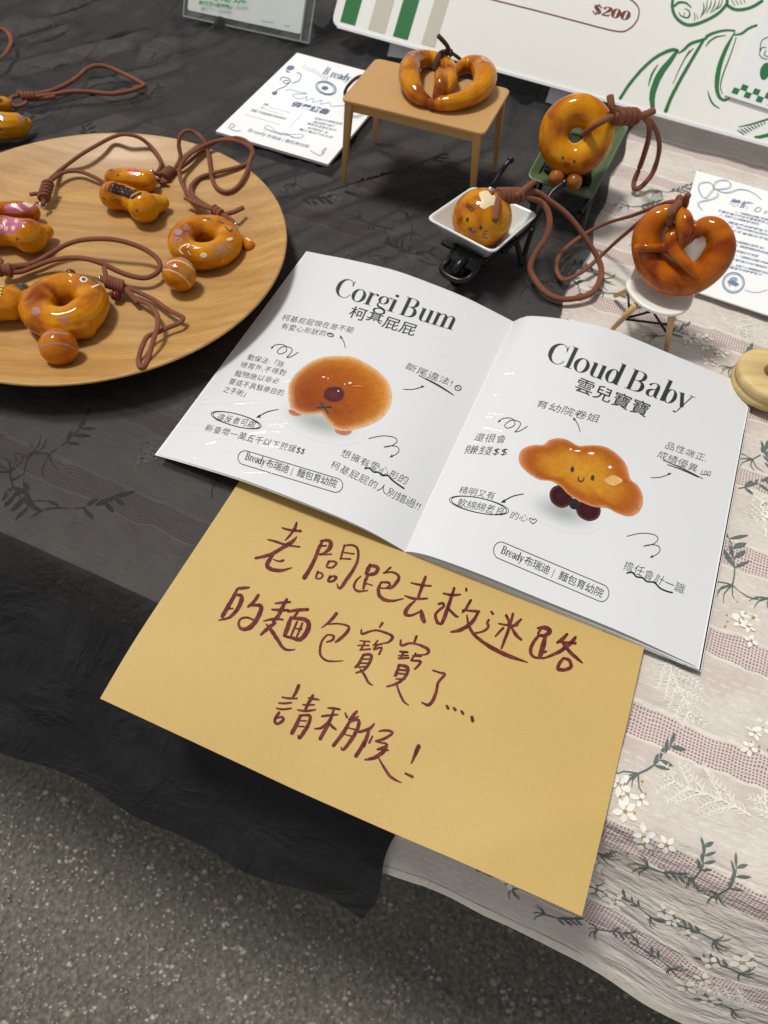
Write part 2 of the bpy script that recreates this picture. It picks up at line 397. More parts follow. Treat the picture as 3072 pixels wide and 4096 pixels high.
def suede(name, a, b):
    m = N(name); co = m.coord(); n = m.noise(900, 3, co); n2 = m.noise(120, 2, co)
    c = m.mix(n2, a, b); c = m.mix(m.math('MULTIPLY', n, .5), c, tuple(x*.6 for x in a))
    m.P(Base_Color=c, Roughness=.95, Sheen_Weight=.12, Sheen_Roughness=.5, Normal=m.bump(n, .5, .0006)); m.b.inputs['Sheen Tint'].default_value = (.8, .5, .4, 1); m.b.inputs['Specular IOR Level'].default_value = .15
    return m.m
SUEDE = suede('brown_suede', (.25, .098, .058), (.17, .062, .036)); SUEDE2 = suede('dark_brown_cord', (.10, .055, .03), (.07, .038, .02))
METAL = N('silver_metal').P(Base_Color=(.75, .74, .72), Metallic=1.0, Roughness=.18).m
BLACKP = flatmat('black_plastic', (.004, .004, .005), .3, .1, spec=.35)
WHITEP = flatmat('white_plastic', (.74, .75, .73), .3, .02, 60, Coat_Weight=.2)
CREAMP = flatmat('white_chair_plastic', (.80, .79, .73), .35, .02, 60)
GREENP = flatmat('olive_green_plastic', (.085, .135, .055), .38, .06, 80)
TANP = flatmat('tan_table_plastic', (.50, .285, .105), .5, .03, 120)
OAKLEG = flatmat('light_wood_leg', (.62, .38, .17), .5, .15, 300)

def wood(name, a, b, c, sc=(1, 1, 1), rot=0, coat=.15, rough=.42):
    m = N(name); tc = m.coord(); mp = m.n('Mapping'); m.t.links.new(tc, mp.inputs[0]); mp.inputs['Rotation'].default_value = (0, 0, rot); mp.inputs['Scale'].default_value = sc
    co = mp.outputs[0]; n1 = m.noise(24, 4, co, .6, .12); n2 = m.noise(110, 3, co, .6, .1); n3 = m.noise(7, 3, co, .5, .2)
    x = m.ramp(n1, [(.34, a), (.47, b), (.53, a), (.63, b), (.72, c)]); x = m.mix(m.math('MULTIPLY', n2, .55), x, b); x = m.mix(m.ramp(n3, [(.35, (.5, .5, .5)), (.65, (0, 0, 0))]), x, tuple(q*.82 for q in c))
    m.P(Base_Color=x, Roughness=rough, Coat_Weight=coat, Coat_Roughness=.25, Normal=m.bump(n2, .12, .0008)); return m.m
PLATEW = wood('plate_oak', (.42, .215, .052), (.55, .315, .095), (.30, .13, .03), (1.0, 16.0, 8), math.radians(-44), .1, .5)
PALEW = wood('pale_pine', (.60, .42, .17), (.68, .52, .24), (.46, .28, .09), (1.0, 22.0, 8), math.radians(15), .05, .55)

def paper(name, col, coat=0.0, wr=0.0, grain=.05, rough=.6):
    m = N(name); co = m.coord(); n = m.noise(700, 4, co, .7)
    c = m.mix(n, tuple(x*(1-grain) for x in col), tuple(min(1, x*(1+grain)) for x in col)); m.P(Base_Color=c, Roughness=rough, Normal=m.bump(n, .08, .0004))
    if coat:
        mp = m.n('Mapping'); m.t.links.new(co, mp.inputs[0]); mp.inputs['Rotation'].default_value = (0, 0, math.radians(-60)); mp.inputs['Scale'].default_value = (1.0, 7.0, 4)
        w = m.noise(7, 3, mp.outputs[0], .5, .6); w2 = m.mix(1.0, m.ramp(w, [(.47, (0, 0, 0)), (.5, (1, 1, 1)), (.55, (.1, .1, .1))]), m.ramp(m.noise(9, 2, co), [(.5, (0, 0, 0)), (.62, (1, 1, 1))]), 'MULTIPLY')
        m.P(Coat_Weight=coat, Coat_Roughness=.06, Coat_IOR=1.38); m.t.links.new(m.bump(w2, wr, .002), m.b.inputs['Coat Normal'])
    return m.m
PAGE = paper('film_covered_page', (.66, .672, .695), .7, .36, .015); SHEET = paper('white_sheet', (.80, .80, .80), 0, 0, .02)
KRAFTM = N('kraft_paper'); _co = KRAFTM.coord(); _n = KRAFTM.noise(900, 5, _co, .75); _n2 = KRAFTM.noise(14, 3, _co); _n3 = KRAFTM.noise(1500, 1, _co)
_c = KRAFTM.ramp(_n, [(.3, (.47, .315, .095)), (.5, (.515, .35, .112)), (.7, (.555, .38, .13))]); _c = KRAFTM.mix(KRAFTM.math('MULTIPLY', _n2, .35), _c, (.59, .41, .125))
_c = KRAFTM.mix(KRAFTM.ramp(_n3, [(.21, (.45, .45, .45)), (.25, (0, 0, 0))]), _c, (.30, .17, .06))
KRAFTM.P(Base_Color=_c, Roughness=.62, Normal=KRAFTM.bump(KRAFTM.noise(30, 4, _co), .15, .003, KRAFTM.bump(_n, .1, .0005))); KRAFT = KRAFTM.m
CARD = paper('white_card', (.86, .865, .87), .35, .05, .015, .45); BOARDM = paper('laminated_board', (.88, .872, .83), .4, .04, .015, .5)
INK = flatmat('black_ink', (.018, .024, .022), .5, .1); INKG = flatmat('pen_ink', (.012, .018, .014), .7, .2, 900, spec=.1)
MARK = N('marker_ink'); _m = MARK.noise(260, 5, None, .75); MARK.P(Base_Color=MARK.ramp(_m, [(.36, (.06, .006, .009)), (.64, (.19, .028, .028))]), Roughness=.6); MARK.b.inputs['Specular IOR Level'].default_value = .2; MARK = MARK.m
NAVY = flatmat('navy_print', (.09, .14, .25), .5, .2); NAVYL = flatmat('pale_blue_print', (.28, .34, .45), .5, .15); GREENI = flatmat('green_print', (.018, .17, .045), .45, .15, 60); GREENL = flatmat('light_green_print', (.05, .36, .10), .5, .1)
BEIGE = flatmat('beige_print', (.60, .56, .47), .45, .03); REDI = flatmat('maroon_print', (.20, .025, .02), .45, .1)
PIC = N('printed_photo'); _a = PIC.n('Attribute'); _a.attribute_name = 'ink'; _pn = PIC.noise(260, 5, None, .7, 1.2)
PIC.P(Base_Color=PIC.mix(PIC.ramp(_pn, [(.42, (0, 0, 0)), (.6, (.32, .32, .32))]), _a.outputs['Color'], PIC.mix(1.0, _a.outputs['Color'], (.55, .45, .4), 'MULTIPLY')), Roughness=.5, Coat_Weight=.4, Coat_Roughness=.06, Coat_IOR=1.38); PIC.b.inputs['Specular IOR Level'].default_value = .1; PIC.b.inputs['Coat Weight'].default_value = .12; PIC = PIC.m
SHD = paper('printed_shade', (.66, .672, .695), .7, .36, .015); _t = SHD.node_tree; _a = _t.nodes.new('ShaderNodeAttribute'); _a.attribute_name = 'ink'; _b = _t.nodes['Principled BSDF'].inputs['Base Color']; _o = _b.links[0].from_socket
_m = _t.nodes.new('ShaderNodeMixRGB'); _m.blend_type = 'MULTIPLY'; _m.inputs[0].default_value = 1; _t.links.new(_o, _m.inputs[1]); _t.links.new(_a.outputs['Color'], _m.inputs[2]); _t.links.new(_m.outputs[0], _b)
ACR = N('clear_acrylic'); _g = ACR.n('BsdfGlossy', i_Roughness=.04); _t = ACR.n('BsdfTransparent'); _x = ACR.n('MixShader'); _t.inputs[0].default_value = (.97, .98, .97, 1); _x.inputs[0].default_value = .05
ACR.t.links.new(_t.outputs[0], _x.inputs[1]); ACR.t.links.new(_g.outputs[0], _x.inputs[2]); ACR.t.links.new(_x.outputs[0], ACR.o.inputs[0]); ACR = ACR.m
# asphalt
A = N('asphalt'); _co = A.coord(); _n = A.noise(160, 6, _co, .75); _n2 = A.noise(3, 3, _co); _v = A.n('TexVoronoi', i_Scale=140.0); A.t.links.new(_co, _v.inputs['Vector'])
_c = A.ramp(_n, [(.32, (.045, .043, .034)), (.5, (.13, .124, .10)), (.68, (.27, .255, .21))]); _c = A.mix(A.math('MULTIPLY', _n2, .6), _c, (.12, .112, .09))
A.P(Base_Color=_c, Roughness=.85, Normal=A.bump(_v.outputs['Distance'], .6, .006, A.bump(_n, .6, .004))); ASPH = A.m
S_ = N('asphalt_stone'); _oi = S_.n('TexVoronoi', i_Scale=60.0); S_.t.links.new(S_.coord(), _oi.inputs['Vector'])
S_.P(Base_Color=S_.ramp(_oi.outputs['Color'], [(0.1, (.085, .08, .065)), (.35, (.17, .16, .13)), (.55, (.22, .19, .15)), (.72, (.27, .255, .225)), (.9, (.36, .345, .32))]), Roughness=.4); STONE = S_.m

# cloth base colours are laid out in the cloth's own metres (u along the table edge, v away from it)
def floral_mat():
    m = N('floral_cotton'); uv = m.n('UVMap'); sx = m.n('SeparateXYZ'); m.t.links.new(uv.outputs[0], sx.inputs[0]); u, v = sx.outputs[0], sx.outputs[1]
    co = uv.outputs[0]
    mpn = m.n('Mapping'); m.t.links.new(co, mpn.inputs[0]); mpn.inputs['Scale'].default_value = (1, 3.5, 1)
    wav = m.math('MULTIPLY', m.math('SUBTRACT', m.noise(38, 3, co), .5), .009)
    vv = m.math('ADD', v, wav); ph = m.math('DIVIDE', m.math('SUBTRACT', vv, .0365), .058); fr = m.math('FRACT', m.math('ADD', ph, 10.0))   # 0..1 in one stripe repeat
    inb = m.math('LESS_THAN', fr, .255)
    gx = m.math('FRACT', m.math('DIVIDE', u, .0017)); gy = m.math('FRACT', m.math('DIVIDE', vv, .0017))
    hole = m.math('MULTIPLY', m.math('GREATER_THAN', gx, .45), m.math('GREATER_THAN', gy, .45))
    n1 = m.noise(45, 4, co); n2 = m.noise(700, 3, co); n3 = m.noise(26, 4, mpn.outputs[0], .6)
    base = m.ramp(n1, [(.35, (.575, .50, .455)), (.65, (.67, .61, .55))])
    cream = m.ramp(fr, [(.27, (0, 0, 0)), (.36, (.5, .5, .5)), (.55, (.7, .7, .7)), (.75, (.25, .25, .25)), (.95, (.1, .1, .1))])
    base = m.mix(m.math('MULTIPLY', cream, n3), base, (.70, .67, .60))
    # dashes: short raised weft floats
    dr = m.math('FRACT', m.math('DIVIDE', vv, .0042)); row = m.math('FLOOR', m.math('DIVIDE', vv, .0042)); du = m.math('FRACT', m.math('ADD', m.math('DIVIDE', u, .0075), m.math('MULTIPLY', row, .37)))
    dash = m.math('MULTIPLY', m.math('LESS_THAN', dr, .28), m.math('LESS_THAN', du, .62)); zone = m.math('MULTIPLY', m.math('GREATER_THAN', fr, .42), m.math('LESS_THAN', fr, .86))
    dash = m.math('MULTIPLY', dash, zone)
    base = m.mix(m.math('MULTIPLY', dash, .55), base, (.74, .72, .66))
    mesh = m.mix(hole, (.66, .58, .55), (.30, .165, .17)); base = m.mix(inb, base, mesh)
    l1 = m.math('LESS_THAN', m.math('ABSOLUTE', m.math('SUBTRACT', fr, .28)), .018); l2 = m.math('GREATER_THAN', fr, .972); line = m.math('MAXIMUM', l1, l2)
    base = m.mix(m.math('MULTIPLY', line, .85), base, (.76, .72, .65))
    base = m.mix(m.math('MULTIPLY', n2, .22), base, (.40, .34, .31))
    h = m.math('ADD', m.math('ADD', m.math('MULTIPLY', n2, .5), dash), m.math('SUBTRACT', line, m.math('MULTIPLY', m.math('MULTIPLY', hole, inb), .7)))
    seer = m.noise(30, 4, mpn.outputs[0], .6)
    m.P(Base_Color=base, Roughness=.9, Sheen_Weight=.15, Normal=m.bump(seer, .55, .010, m.bump(h, .35, .0008))); m.b.inputs['Specular IOR Level'].default_value = .2
    return m.m
FLORAL = floral_mat()
def sheer_mat():
    m = N('black_sheer'); uv = m.n('UVMap'); co = uv.outputs[0]; sx = m.n('SeparateXYZ'); m.t.links.new(co, sx.inputs[0])
    at = m.n('Attribute'); at.attribute_name = 'ink'                     # red = how many layers lie doubled
    n1 = m.noise(60, 4, co); n2 = m.noise(1400, 2, co)
    mp = m.n('Mapping'); m.t.links.new(co, mp.inputs[0]); mp.inputs['Scale'].default_value = (60, 1500, 1); weave = m.noise(1, 1, mp.outputs[0])
    c = m.mix(n1, (.005, .005, .0058), (.017, .016, .018)); c = m.mix(m.math('MULTIPLY', weave, .35), c, (.050, .048, .052))
    m.P(Base_Color=c, Roughness=.7, Normal=m.bump(m.noise(24, 4, co, .55, .9), .8, .010, m.bump(weave, .25, .0005))); m.b.inputs['Specular IOR Level'].default_value = .18
    tr = m.n('BsdfTransparent'); ms = m.n('MixShader'); ge = m.n('NewGeometry'); dt = m.n('VectorMath'); dt.operation = 'DOT_PRODUCT'; m.t.links.new(ge.outputs['Normal'], dt.inputs[0]); m.t.links.new(ge.outputs['Incoming'], dt.inputs[1])
    cs_ = m.math('MAXIMUM', m.math('ABSOLUTE', dt.outputs['Value']), .12); op = m.math('SUBTRACT', .46, m.math('MULTIPLY', weave, .20))    # thread gaps close as the weave is seen at a slant
    al = m.math('MAXIMUM', m.math('SUBTRACT', 1.0, m.math('POWER', op, m.math('DIVIDE', 1.0, cs_))), at.outputs['Color'])
    m.t.links.new(al, ms.inputs[0]); m.t.links.new(tr.outputs[0], ms.inputs[1]); m.t.links.new(m.b.outputs[0], ms.inputs[2]); m.t.links.new(ms.outputs[0], m.o.inputs[0])
    return m.m
SHEER = sheer_mat()
FERN = flatmat('cream_fern_print', (.76, .74, .68), .85, .05, 500); SPRIG = flatmat('slate_green_print', (.11, .14, .13), .85, .3, 400); PETAL = flatmat('white_petal_print', (.80, .78, .72), .85, .05, 500); GOLD = flatmat('ochre_print', (.42, .24, .05), .85, .2, 500)

# ================================================================== GROUND
def noise2(a, b, sc, seed=0):
    r = np.random.default_rng(seed); g = r.random((64, 64)); x = (a*sc) % 64; y = (b*sc) % 64
    i, j = np.floor(x).astype(int) % 64, np.floor(y).astype(int) % 64; fx, fy = x-np.floor(x), y-np.floor(y); fx = fx*fx*(3-2*fx); fy = fy*fy*(3-2*fy)
    i2, j2 = (i+1) % 64, (j+1) % 64
    return (g[i, j]*(1-fx)*(1-fy)+g[i2, j]*fx*(1-fy)+g[i, j2]*(1-fx)*fy+g[i2, j2]*fx*fy)-.5
GZ = -0.72
g = part('ground', [(-40, -40, GZ), (40, -40, GZ), (40, 60, GZ), (-40, 60, GZ)], [[0, 1, 2, 3]], ASPH, smooth=False); tag(g, kind='structure', label='dark grey asphalt ground below the table')
mb_v = []; mb_f = []
for i in range(32000):
    x = rng.uniform(-1.0, .75); y = rng.uniform(-.25, 1.15); r = abs(rng.normal(0, .0013))+.0012
    if rng.random() < .02: r *= 1.7
    a = rng.uniform(0, 6.28); sx, sy = r*rng.uniform(.8, 1.5), r*rng.uniform(.7, 1.1); n0 = len(mb_v); h = r*rng.uniform(.3, .8)
    for k in range(6):
        t = a+k*math.pi/3+rng.uniform(-.2, .2); mb_v.append((x+sx*math.cos(t), y+sy*math.sin(t), GZ-.0005))
    for k in range(3):
        t = a+k*math.pi*2/3+.5; mb_v.append((x+.55*sx*math.cos(t), y+.55*sy*math.sin(t), GZ+h))
    for k in range(3):
        A0, A1, A2, B0, B1 = n0+2*k, n0+2*k+1, n0+(2*k+2) % 6, n0+6+k, n0+6+(k+1) % 3
        mb_f += [[A0, A1, B0], [A1, A2, B1], [A1, B1, B0]]
    mb_f.append([n0+6, n0+7, n0+8])
o = part('gravel', mb_v, mb_f, STONE, smooth=False); tag(o, 'small pale stones bedded in the dark asphalt', 'gravel', kind='stuff')

# ================================================================== TABLE AND CLOTHS
TO = np.array([-.21, .1996, 0]); TE = nrm([.386, -.150, 0]); TN = np.array([-TE[1], TE[0], 0])
def tp(a, b, z=0.0): return TO+TE*a+TN*b+np.array([0, 0, z])
tt = thing('folding_table', 'long market table standing under the black and floral cloths', 'table', tuple(tp(.4, .5, GZ)))
v, f = slab([tp(-.9, .006, -.012), tp(1.3, .006, -.012), tp(1.3, .9, -.012), tp(-.9, .9, -.012)], .03); part('tabletop', v, f, flatmat('white_table_plastic', (.6, .6, .58), .5), tt, smooth=False)
for a, b in ((-.8, .08), (1.2, .08), (-.8, .82), (1.2, .82)):
    v, f = tube([tp(a, b, GZ), tp(a, b, -.042)], .014, 12); part('leg', v, f, flatmat('grey_table_leg', (.3, .3, .3), .4), tt)
# --- floral cloth: position for (u = along, v = away from the edge; negative v hangs down)
def drape(a, b, off, drop, zt, amp, seed, foldang=0.0):
    """off = outward run at 0.2 m drop, arrays in, arrays out"""
    a = np.asarray(a, float); b = np.asarray(b, float); R = .010
    on = b >= 0; s = np.where(on, 0, -b); th = np.minimum(s/R, math.pi/2)
    lim = np.arctan2(drop, off); th = np.minimum(th, lim); sl = np.maximum(s-lim*R, 0)
    out = R*np.sin(th)+sl*np.cos(lim); dn = R*(1-np.cos(th))+sl*np.sin(lim)
    fold = amp*np.minimum(s/.06, 1)*(np.sin(a*38+foldang*b*60+seed)+.6*np.sin(a*71-foldang*b*35+seed*2)+.5*2*noise2(a+9, b*1.5+9, 26, seed)+.5*noise2(a+9+b*.8, b+9, 70, seed+3))
    out = out+fold*np.sin(lim)
    p = TO[None]+TE[None]*a.reshape(-1, 1)+TN[None]*(np.where(on, b, 0).reshape(-1, 1)-out.reshape(-1, 1))
    z = np.where(on, zt, zt[...] if hasattr(zt, 'shape') else zt)-dn.reshape(z_shape(a))
    p[:, 2] = z.ravel(); return p
def z_shape(a): return np.asarray(a).shape
def fl_off(a): return np.interp(a, [-.5, .2, .3, .45, 1.2], [.06, .056, .050, .048, .046])
def floral_pos(a, b):
    a = np.asarray(a, float).ravel(); b = np.asarray(b, float).ravel()
    under = 1/(1+np.exp((a-black_edge(b)+.012)*400))                    # 1 where the black cloth lies over it
    zt = -.0035+.0012*noise2(a+9, b*3+9, 30, 5)*2+.0006*noise2(a+9, b*4+9, 110, 6)*2-.003*under
    zt = zt+(a-.33).clip(0)*(b < .5)*0
    return drape(a, b, fl_off(a), .10, zt, .0026, 11)
_be = [(-.06, .2615), (.0, .262), (.12, .255), (.309, .2258), (.3267, .2287), (.3784, .2285), (.4385, .222), (.5657, .2169), (.75, .21), (1.7, .1)]
def black_edge(b): return np.interp(b, [p[0] for p in _be], [p[1] for p in _be])
def grid(av, bv, pos):
    Aa, Bb = np.meshgrid(av, bv); n, m = Aa.shape; P = pos(Aa.ravel(), Bb.ravel())
    f = [[i*m+j, i*m+j+1, (i+1)*m+j+1, (i+1)*m+j] for i in range(n-1) for j in range(m-1)]
    return P, f, np.c_[Aa.ravel(), Bb.ravel()]
HEMF = -.112
av = np.concatenate([np.arange(-.5, .2, .02), np.arange(.2, .62, .0035), np.arange(.62, 1.25, .02)])
bv = np.concatenate([np.arange(HEMF, .0, .0025), np.arange(0, .75, .005), np.arange(.75, 1.5, .03)])
P, fq, uv = grid(av, bv, lambda a, b: floral_pos(a, b))
# the part of the cloth left of u=.22 does not hang down: the black cloth alone hangs there
keep = [q for q in fq if not (uv[q[0], 1] < -.0041 and uv[q[1], 0] < .235)]
fc = part('floral_tablecloth', P, keep, FLORAL, uv=uv); tag(fc, 'pale pink floral cotton cloth with lace stripes hanging over the table edge at right', 'tablecloth')
# hem band of the floral cloth
hb = MB(); aa = np.arange(.235, 1.24, .006); h0 = floral_pos(aa, np.full(len(aa), HEMF)); h1 = floral_pos(aa, np.full(len(aa), HEMF+.006))
vv = [p-TN*.0003+np.array([0, 0, .0003]) for p in h0]+[p-TN*.0003+np.array([0, 0, .0003]) for p in h1]; n = len(aa); hb.add(vv, [[i, i+1, n+i+1, n+i] for i in range(n-1)])
hb.build('hem', flatmat('cream_hem', (.66, .61, .54), .9, .2, 300), fc)
# --- prints on the floral cloth
class ClothInk:
    def __init__(s): s.v = []; s.f = []; s.uv = []
    def poly(s, pts): n = len(s.uv); s.uv += pts; s.f.append(list(range(n, n+len(pts))))
    def stroke(s, pts, n=3):
        Q = cr(pts, n); T = np.gradient(Q[:, :2], axis=0); L = np.maximum(np.linalg.norm(T, axis=1), 1e-9); n0 = len(s.uv)
        for i in range(len(Q)):
            dx, dy = -T[i, 1]/L[i]*Q[i, 2]/2, T[i, 0]/L[i]*Q[i, 2]/2; s.uv += [(Q[i, 0]+dx, Q[i, 1]+dy), (Q[i, 0]-dx, Q[i, 1]-dy)]
        for i in range(len(Q)-1): a = n0+2*i; s.f.append([a, a+1, a+3, a+2])
    def build(s, name, mat, lift):
        uv = np.array(s.uv); P = floral_pos(uv[:, 0], uv[:, 1]); e = 1e-3
        du = floral_pos(uv[:, 0]+e, uv[:, 1])-P; dv = floral_pos(uv[:, 0], uv[:, 1]+e)-P; nn = np.cross(du, dv); nn /= np.linalg.norm(nn, axis=1)[:, None]
        return part(name, P+nn*lift, s.f, mat, fc, smooth=False)
ferns, sprigs, petals, golds = ClothInk(), ClothInk(), ClothInk(), ClothInk()
def fern(a, b, ang, L):
    def frond(a, b, an, L, w):
        n = max(4, int(L/.0022)); pts = [(a+math.cos(an+.25*math.sin(t*2))*L*t, b+math.sin(an+.25*math.sin(t*2))*L*t, w*(1-.6*t)) for t in np.linspace(0, 1, 6)]
        ferns.stroke(pts, 2)
        for i in range(1, n):
            t = i/n; x = a+math.cos(an+.25*math.sin(t*2))*L*t; y = b+math.sin(an+.25*math.sin(t*2))*L*t
            for sd in (1, -1):
                q = an+sd*.85; l = .0042*(1-.5*t); ferns.stroke([(x, y, .0006), (x+math.cos(q)*l, y+math.sin(q)*l, .0003)], 1)
    frond(a, b, ang, L, .0010)
    for i in range(1, 6):
        t = i/6; x = a+math.cos(ang+.25*math.sin(t*2))*L*t; y = b+math.sin(ang+.25*math.sin(t*2))*L*t
        for sd in (1, -1): frond(x, y, ang+sd*random.uniform(.6, 1.0), L*(.52-.3*t), .0008)
def leaf(C, a, b, an, L, w):
    pts = [(a+math.cos(an)*L*t-math.sin(an)*w*s*math.sin(math.pi*t)**.8/2, b+math.sin(an)*L*t+math.cos(an)*w*s*math.sin(math.pi*t)**.8/2) for s, ts in ((1, np.linspace(0, 1, 6)), (-1, np.linspace(1, 0, 6)[1:-1])) for t in ts]
    C.poly(pts)
def sprig(a, b, ang, L):
    pts = [(a+math.cos(ang+.3*t)*L*t, b+math.sin(ang+.3*t)*L*t, .0009-.0005*t) for t in np.linspace(0, 1, 6)]; sprigs.stroke(pts, 2)
    for i in range(2, 6):
        x, y, _ = pts[i]
        for sd in (1, -1):
            if random.random() < .85: leaf(sprigs, x, y, ang+sd*random.uniform(.5, .9), L*random.uniform(.26, .42), L*random.uniform(.07, .11))
    for k in range(6):
        q = ang+math.pi+random.uniform(-1.3, 1.3); l = random.uniform(.3, .6)*L; sprigs.stroke([(a, b, .0008), (a+math.cos(q)*l*.6, b+math.sin(q)*l*.6, .0006), (a+math.cos(q+.25)*l, b+math.sin(q+.25)*l, .0003)], 2)
def flower(a, b, r):
    n = random.choice((4, 5)); o0 = random.random()*6
    for i in range(n): leaf(petals, a+math.cos(o0+i*6.283/n)*r*.15, b+math.sin(o0+i*6.283/n)*r*.15, o0+i*6.283/n, r*random.uniform(.85, 1.15), r*.62)
    for i in range(4):
        q = random.random()*6.28; x, y = a+math.cos(q)*r*.15, b+math.sin(q)*r*.15; golds.poly([(x+r*.11*math.cos(k*1.05), y+r*.11*math.sin(k*1.05)) for k in range(6)])
def bouquet(a, b, n=4, r=.0046):
    for i in range(n): flower(a+random.uniform(-1, 1)*r*1.7, b+random.uniform(-1, 1)*r*1.7, r*random.uniform(.7, 1.1))
    for i in range(6):
        x, y = a+random.uniform(-1, 1)*r*2, b+random.uniform(-1, 1)*r*2; golds.poly([(x+.0006*math.cos(k*1.05), y+.0006*math.sin(k*1.05)) for k in range(6)])
fern(.3523, .0870, -1.25, .040); fern(.405, .022, 2.9, .042); fern(.43, .014, 2.2, .03)
sprig(.3537, .0185, .75, .022); sprig(.3780, .1400, 1.5, .03); sprig(.398, .140, 1.3, .022); bouquet(.3507, .0073); bouquet(.386, .117, 5); bouquet(.37, -.014, 3); bouquet(.405, .06, 4)
for u_, v_, an in ((.372, -.024, .2), (.390, -.016, 1.4), (.402, -.018, 1.2), (.352, -.030, 2.9), (.356, -.055, 2.9), (.385, -.052, 2.8), (.412, -.045, 3.0), (.300, -.060, 2.8), (.325, -.082, 2.8), (.43, -.058, 2.9), (.405, -.075, 2.8), (.283, -.070, 2.6), (.37, -.080, .4), (.345, -.090, .3), (.44, -.085, 2.8)): sprig(u_, v_, an, .016)
for u_, v_ in ((.395, -.045), (.425, -.050), (.365, -.062), (.33, -.070), (.42, -.075), (.35, -.042)): bouquet(u_, v_, 3, .005)
fern(.45, -.080, 2.8, .03)
def pab(x, y):                               # where a point of the photograph falls on the cloth, in its own metres
    q = U(x, y)-TO; return np.dot(q, TE), np.dot(q, TN)
for x, y, an in ((95, 1800, -1.2), (183, 1790, 1.2), (228, 2010, .4), (20, 1860, -.8), (880, 1880, .3), (840, 1560, 1.), (150, 240, .4), (560, 380, 1.4), (760, 540, .5), (1180, 700, 2.), (1700, 640, 1.1), (1560, 1000, .4), (1650, 900, 1.9), (1150, 760, .2), (2120, 1120, .6), (1680, 1010, 2.6), (330, 540, 2.), (620, 190, .4)): sprig(*pab(x, y), an, .030)
for u_, v_, an in ((.236, .337, 2.0), (.252, .345, .3), (.247, .36, 2.6), (.298, .318, .6), (.285, .53, -1.6), (.262, .492, .5), (.243, .46, .4), (.262, .415, 1.7), (.35, .31, .9), (.375, .235, .9), (.39, .222, 1.6), (.365, .205, .4), (.33, .44, 1.), (.30, .345, 3.0)): sprig(u_, v_, an, .024)
for u_, v_ in ((.335, .315), (.325, .325), (.30, .49), (.35, .47), (.36, .455), (.275, .42), (.34, .49), (.38, .47), (.395, .20), (.31, .405)): bouquet(u_, v_, 5)
fern(.27, .465, .2, .045); fern(.335, .36, -.6, .04); fern(.31, .52, .1, .035); fern(.39, .18, 1.5, .03); fern(.30, .38, .3, .035)
for i in range(150):                         # the same print goes on over the rest of the cloth
    a, b = random.uniform(-.45, 1.1), random.uniform(0, 1.1)
    if .25 < a < .44 and b < .55: continue
    random.choice((lambda: fern(a, b, random.random()*6.28, .038), lambda: sprig(a, b, random.random()*6.28, .024), lambda: bouquet(a, b, 4)))()
for i in range(30): a, b = random.uniform(.5, 1.1), random.uniform(-.09, -.01); random.choice((lambda: sprig(a, b, random.random()*6.28, .024), lambda: bouquet(a, b, 4)))()
for _c, _n, _m, _l in ((ferns, 'fern_print', FERN, .00022), (sprigs, 'sprig_print', SPRIG, .00030), (petals, 'flower_print', PETAL, .00038), (golds, 'flower_centre_print', GOLD, .00048)): _c.build(_n, _m, _l)['kind'] = 'stuff'

# --- black sheer cloth
HEMB = -.148
def black_pos(t, b):                         # t 0..1 across from far left to its right-hand edge
    t = np.asarray(t, float).ravel(); b = np.asarray(b, float).ravel()
    be = black_edge(b)+.0022*np.sin(b*90)+np.where(b < -.17, -(b+.17)*.0, 0); a = -.62+(be+.62)*t
    far = np.clip((b-.20)/.25, 0, 1)*np.clip((1.0-t)*14, .25, 1); x, y = a+3, b+3
    rd = x*.26+y*.965+.10*np.sin(x*9); rs = x*.965-y*.26+.03*np.sin(y*14)                                # creases run from lower left to upper right
    w = noise2(rs*1.0, rd*.22, 22, 21); w2 = noise2(rs+.02*w, rd*.3, 52, 22)
    ridge = (1-np.abs(w)*5).clip(0)**1.4*.0095+(1-np.abs(w2)*5).clip(0)**1.4*.0060
    zt = -.0018+far*(ridge-.0012+.004*noise2(x, y, 11, 23))+.0010*noise2(x, y, 60, 24)+.0016*noise2(rs, rd*.4, 28, 25)
    zt = np.minimum(zt, .0075)
    for cx, cy, r in ((-.2177, .4197, .15), (-.108, .660, .145), (.03, .66, .09), (.06, .45, .07), (.125, .52, .07)):
        q = TO+TE*cx*0; d = np.hypot((TO[0]+TE[0]*a+TN[0]*b)-cx, (TO[1]+TE[1]*a+TN[1]*b)-cy); k = np.clip((d-r*.7)/(r*.3), 0, 1); zt = zt*k+np.minimum(zt, .0003)*(1-k)
    off = np.interp(a, [-.5, -.22, .05, .27], [.098, .094, .080, .072])
    return drape(a, b*np.interp(a, [-.22, .27], [1.06, 1.04]), off, .12, zt, .0024, 4, .9)
bv = np.concatenate([np.arange(HEMB, 0, .0045), np.arange(0, .9, .0048), np.arange(.9, 1.7, .02)]); tv = np.concatenate([np.linspace(0, .3, 20)[:-1], np.linspace(.3, 1, 230)])
P, fq, uvt = grid(tv, bv, black_pos)
uvm = np.c_[-.62+(black_edge(uvt[:, 1])+.62)*uvt[:, 0], uvt[:, 1]]; dbl = np.clip((-uvt[:, 1])/.03, 0, 1)*1.0
fq = [q for q in fq]
bc = part('black_tablecloth', P, fq, SHEER, uv=uvm, fcol=np.c_[dbl, dbl, dbl]); tag(bc, 'sheer black organza cloth laid over the left of the table with its hem hanging free', 'tablecloth')

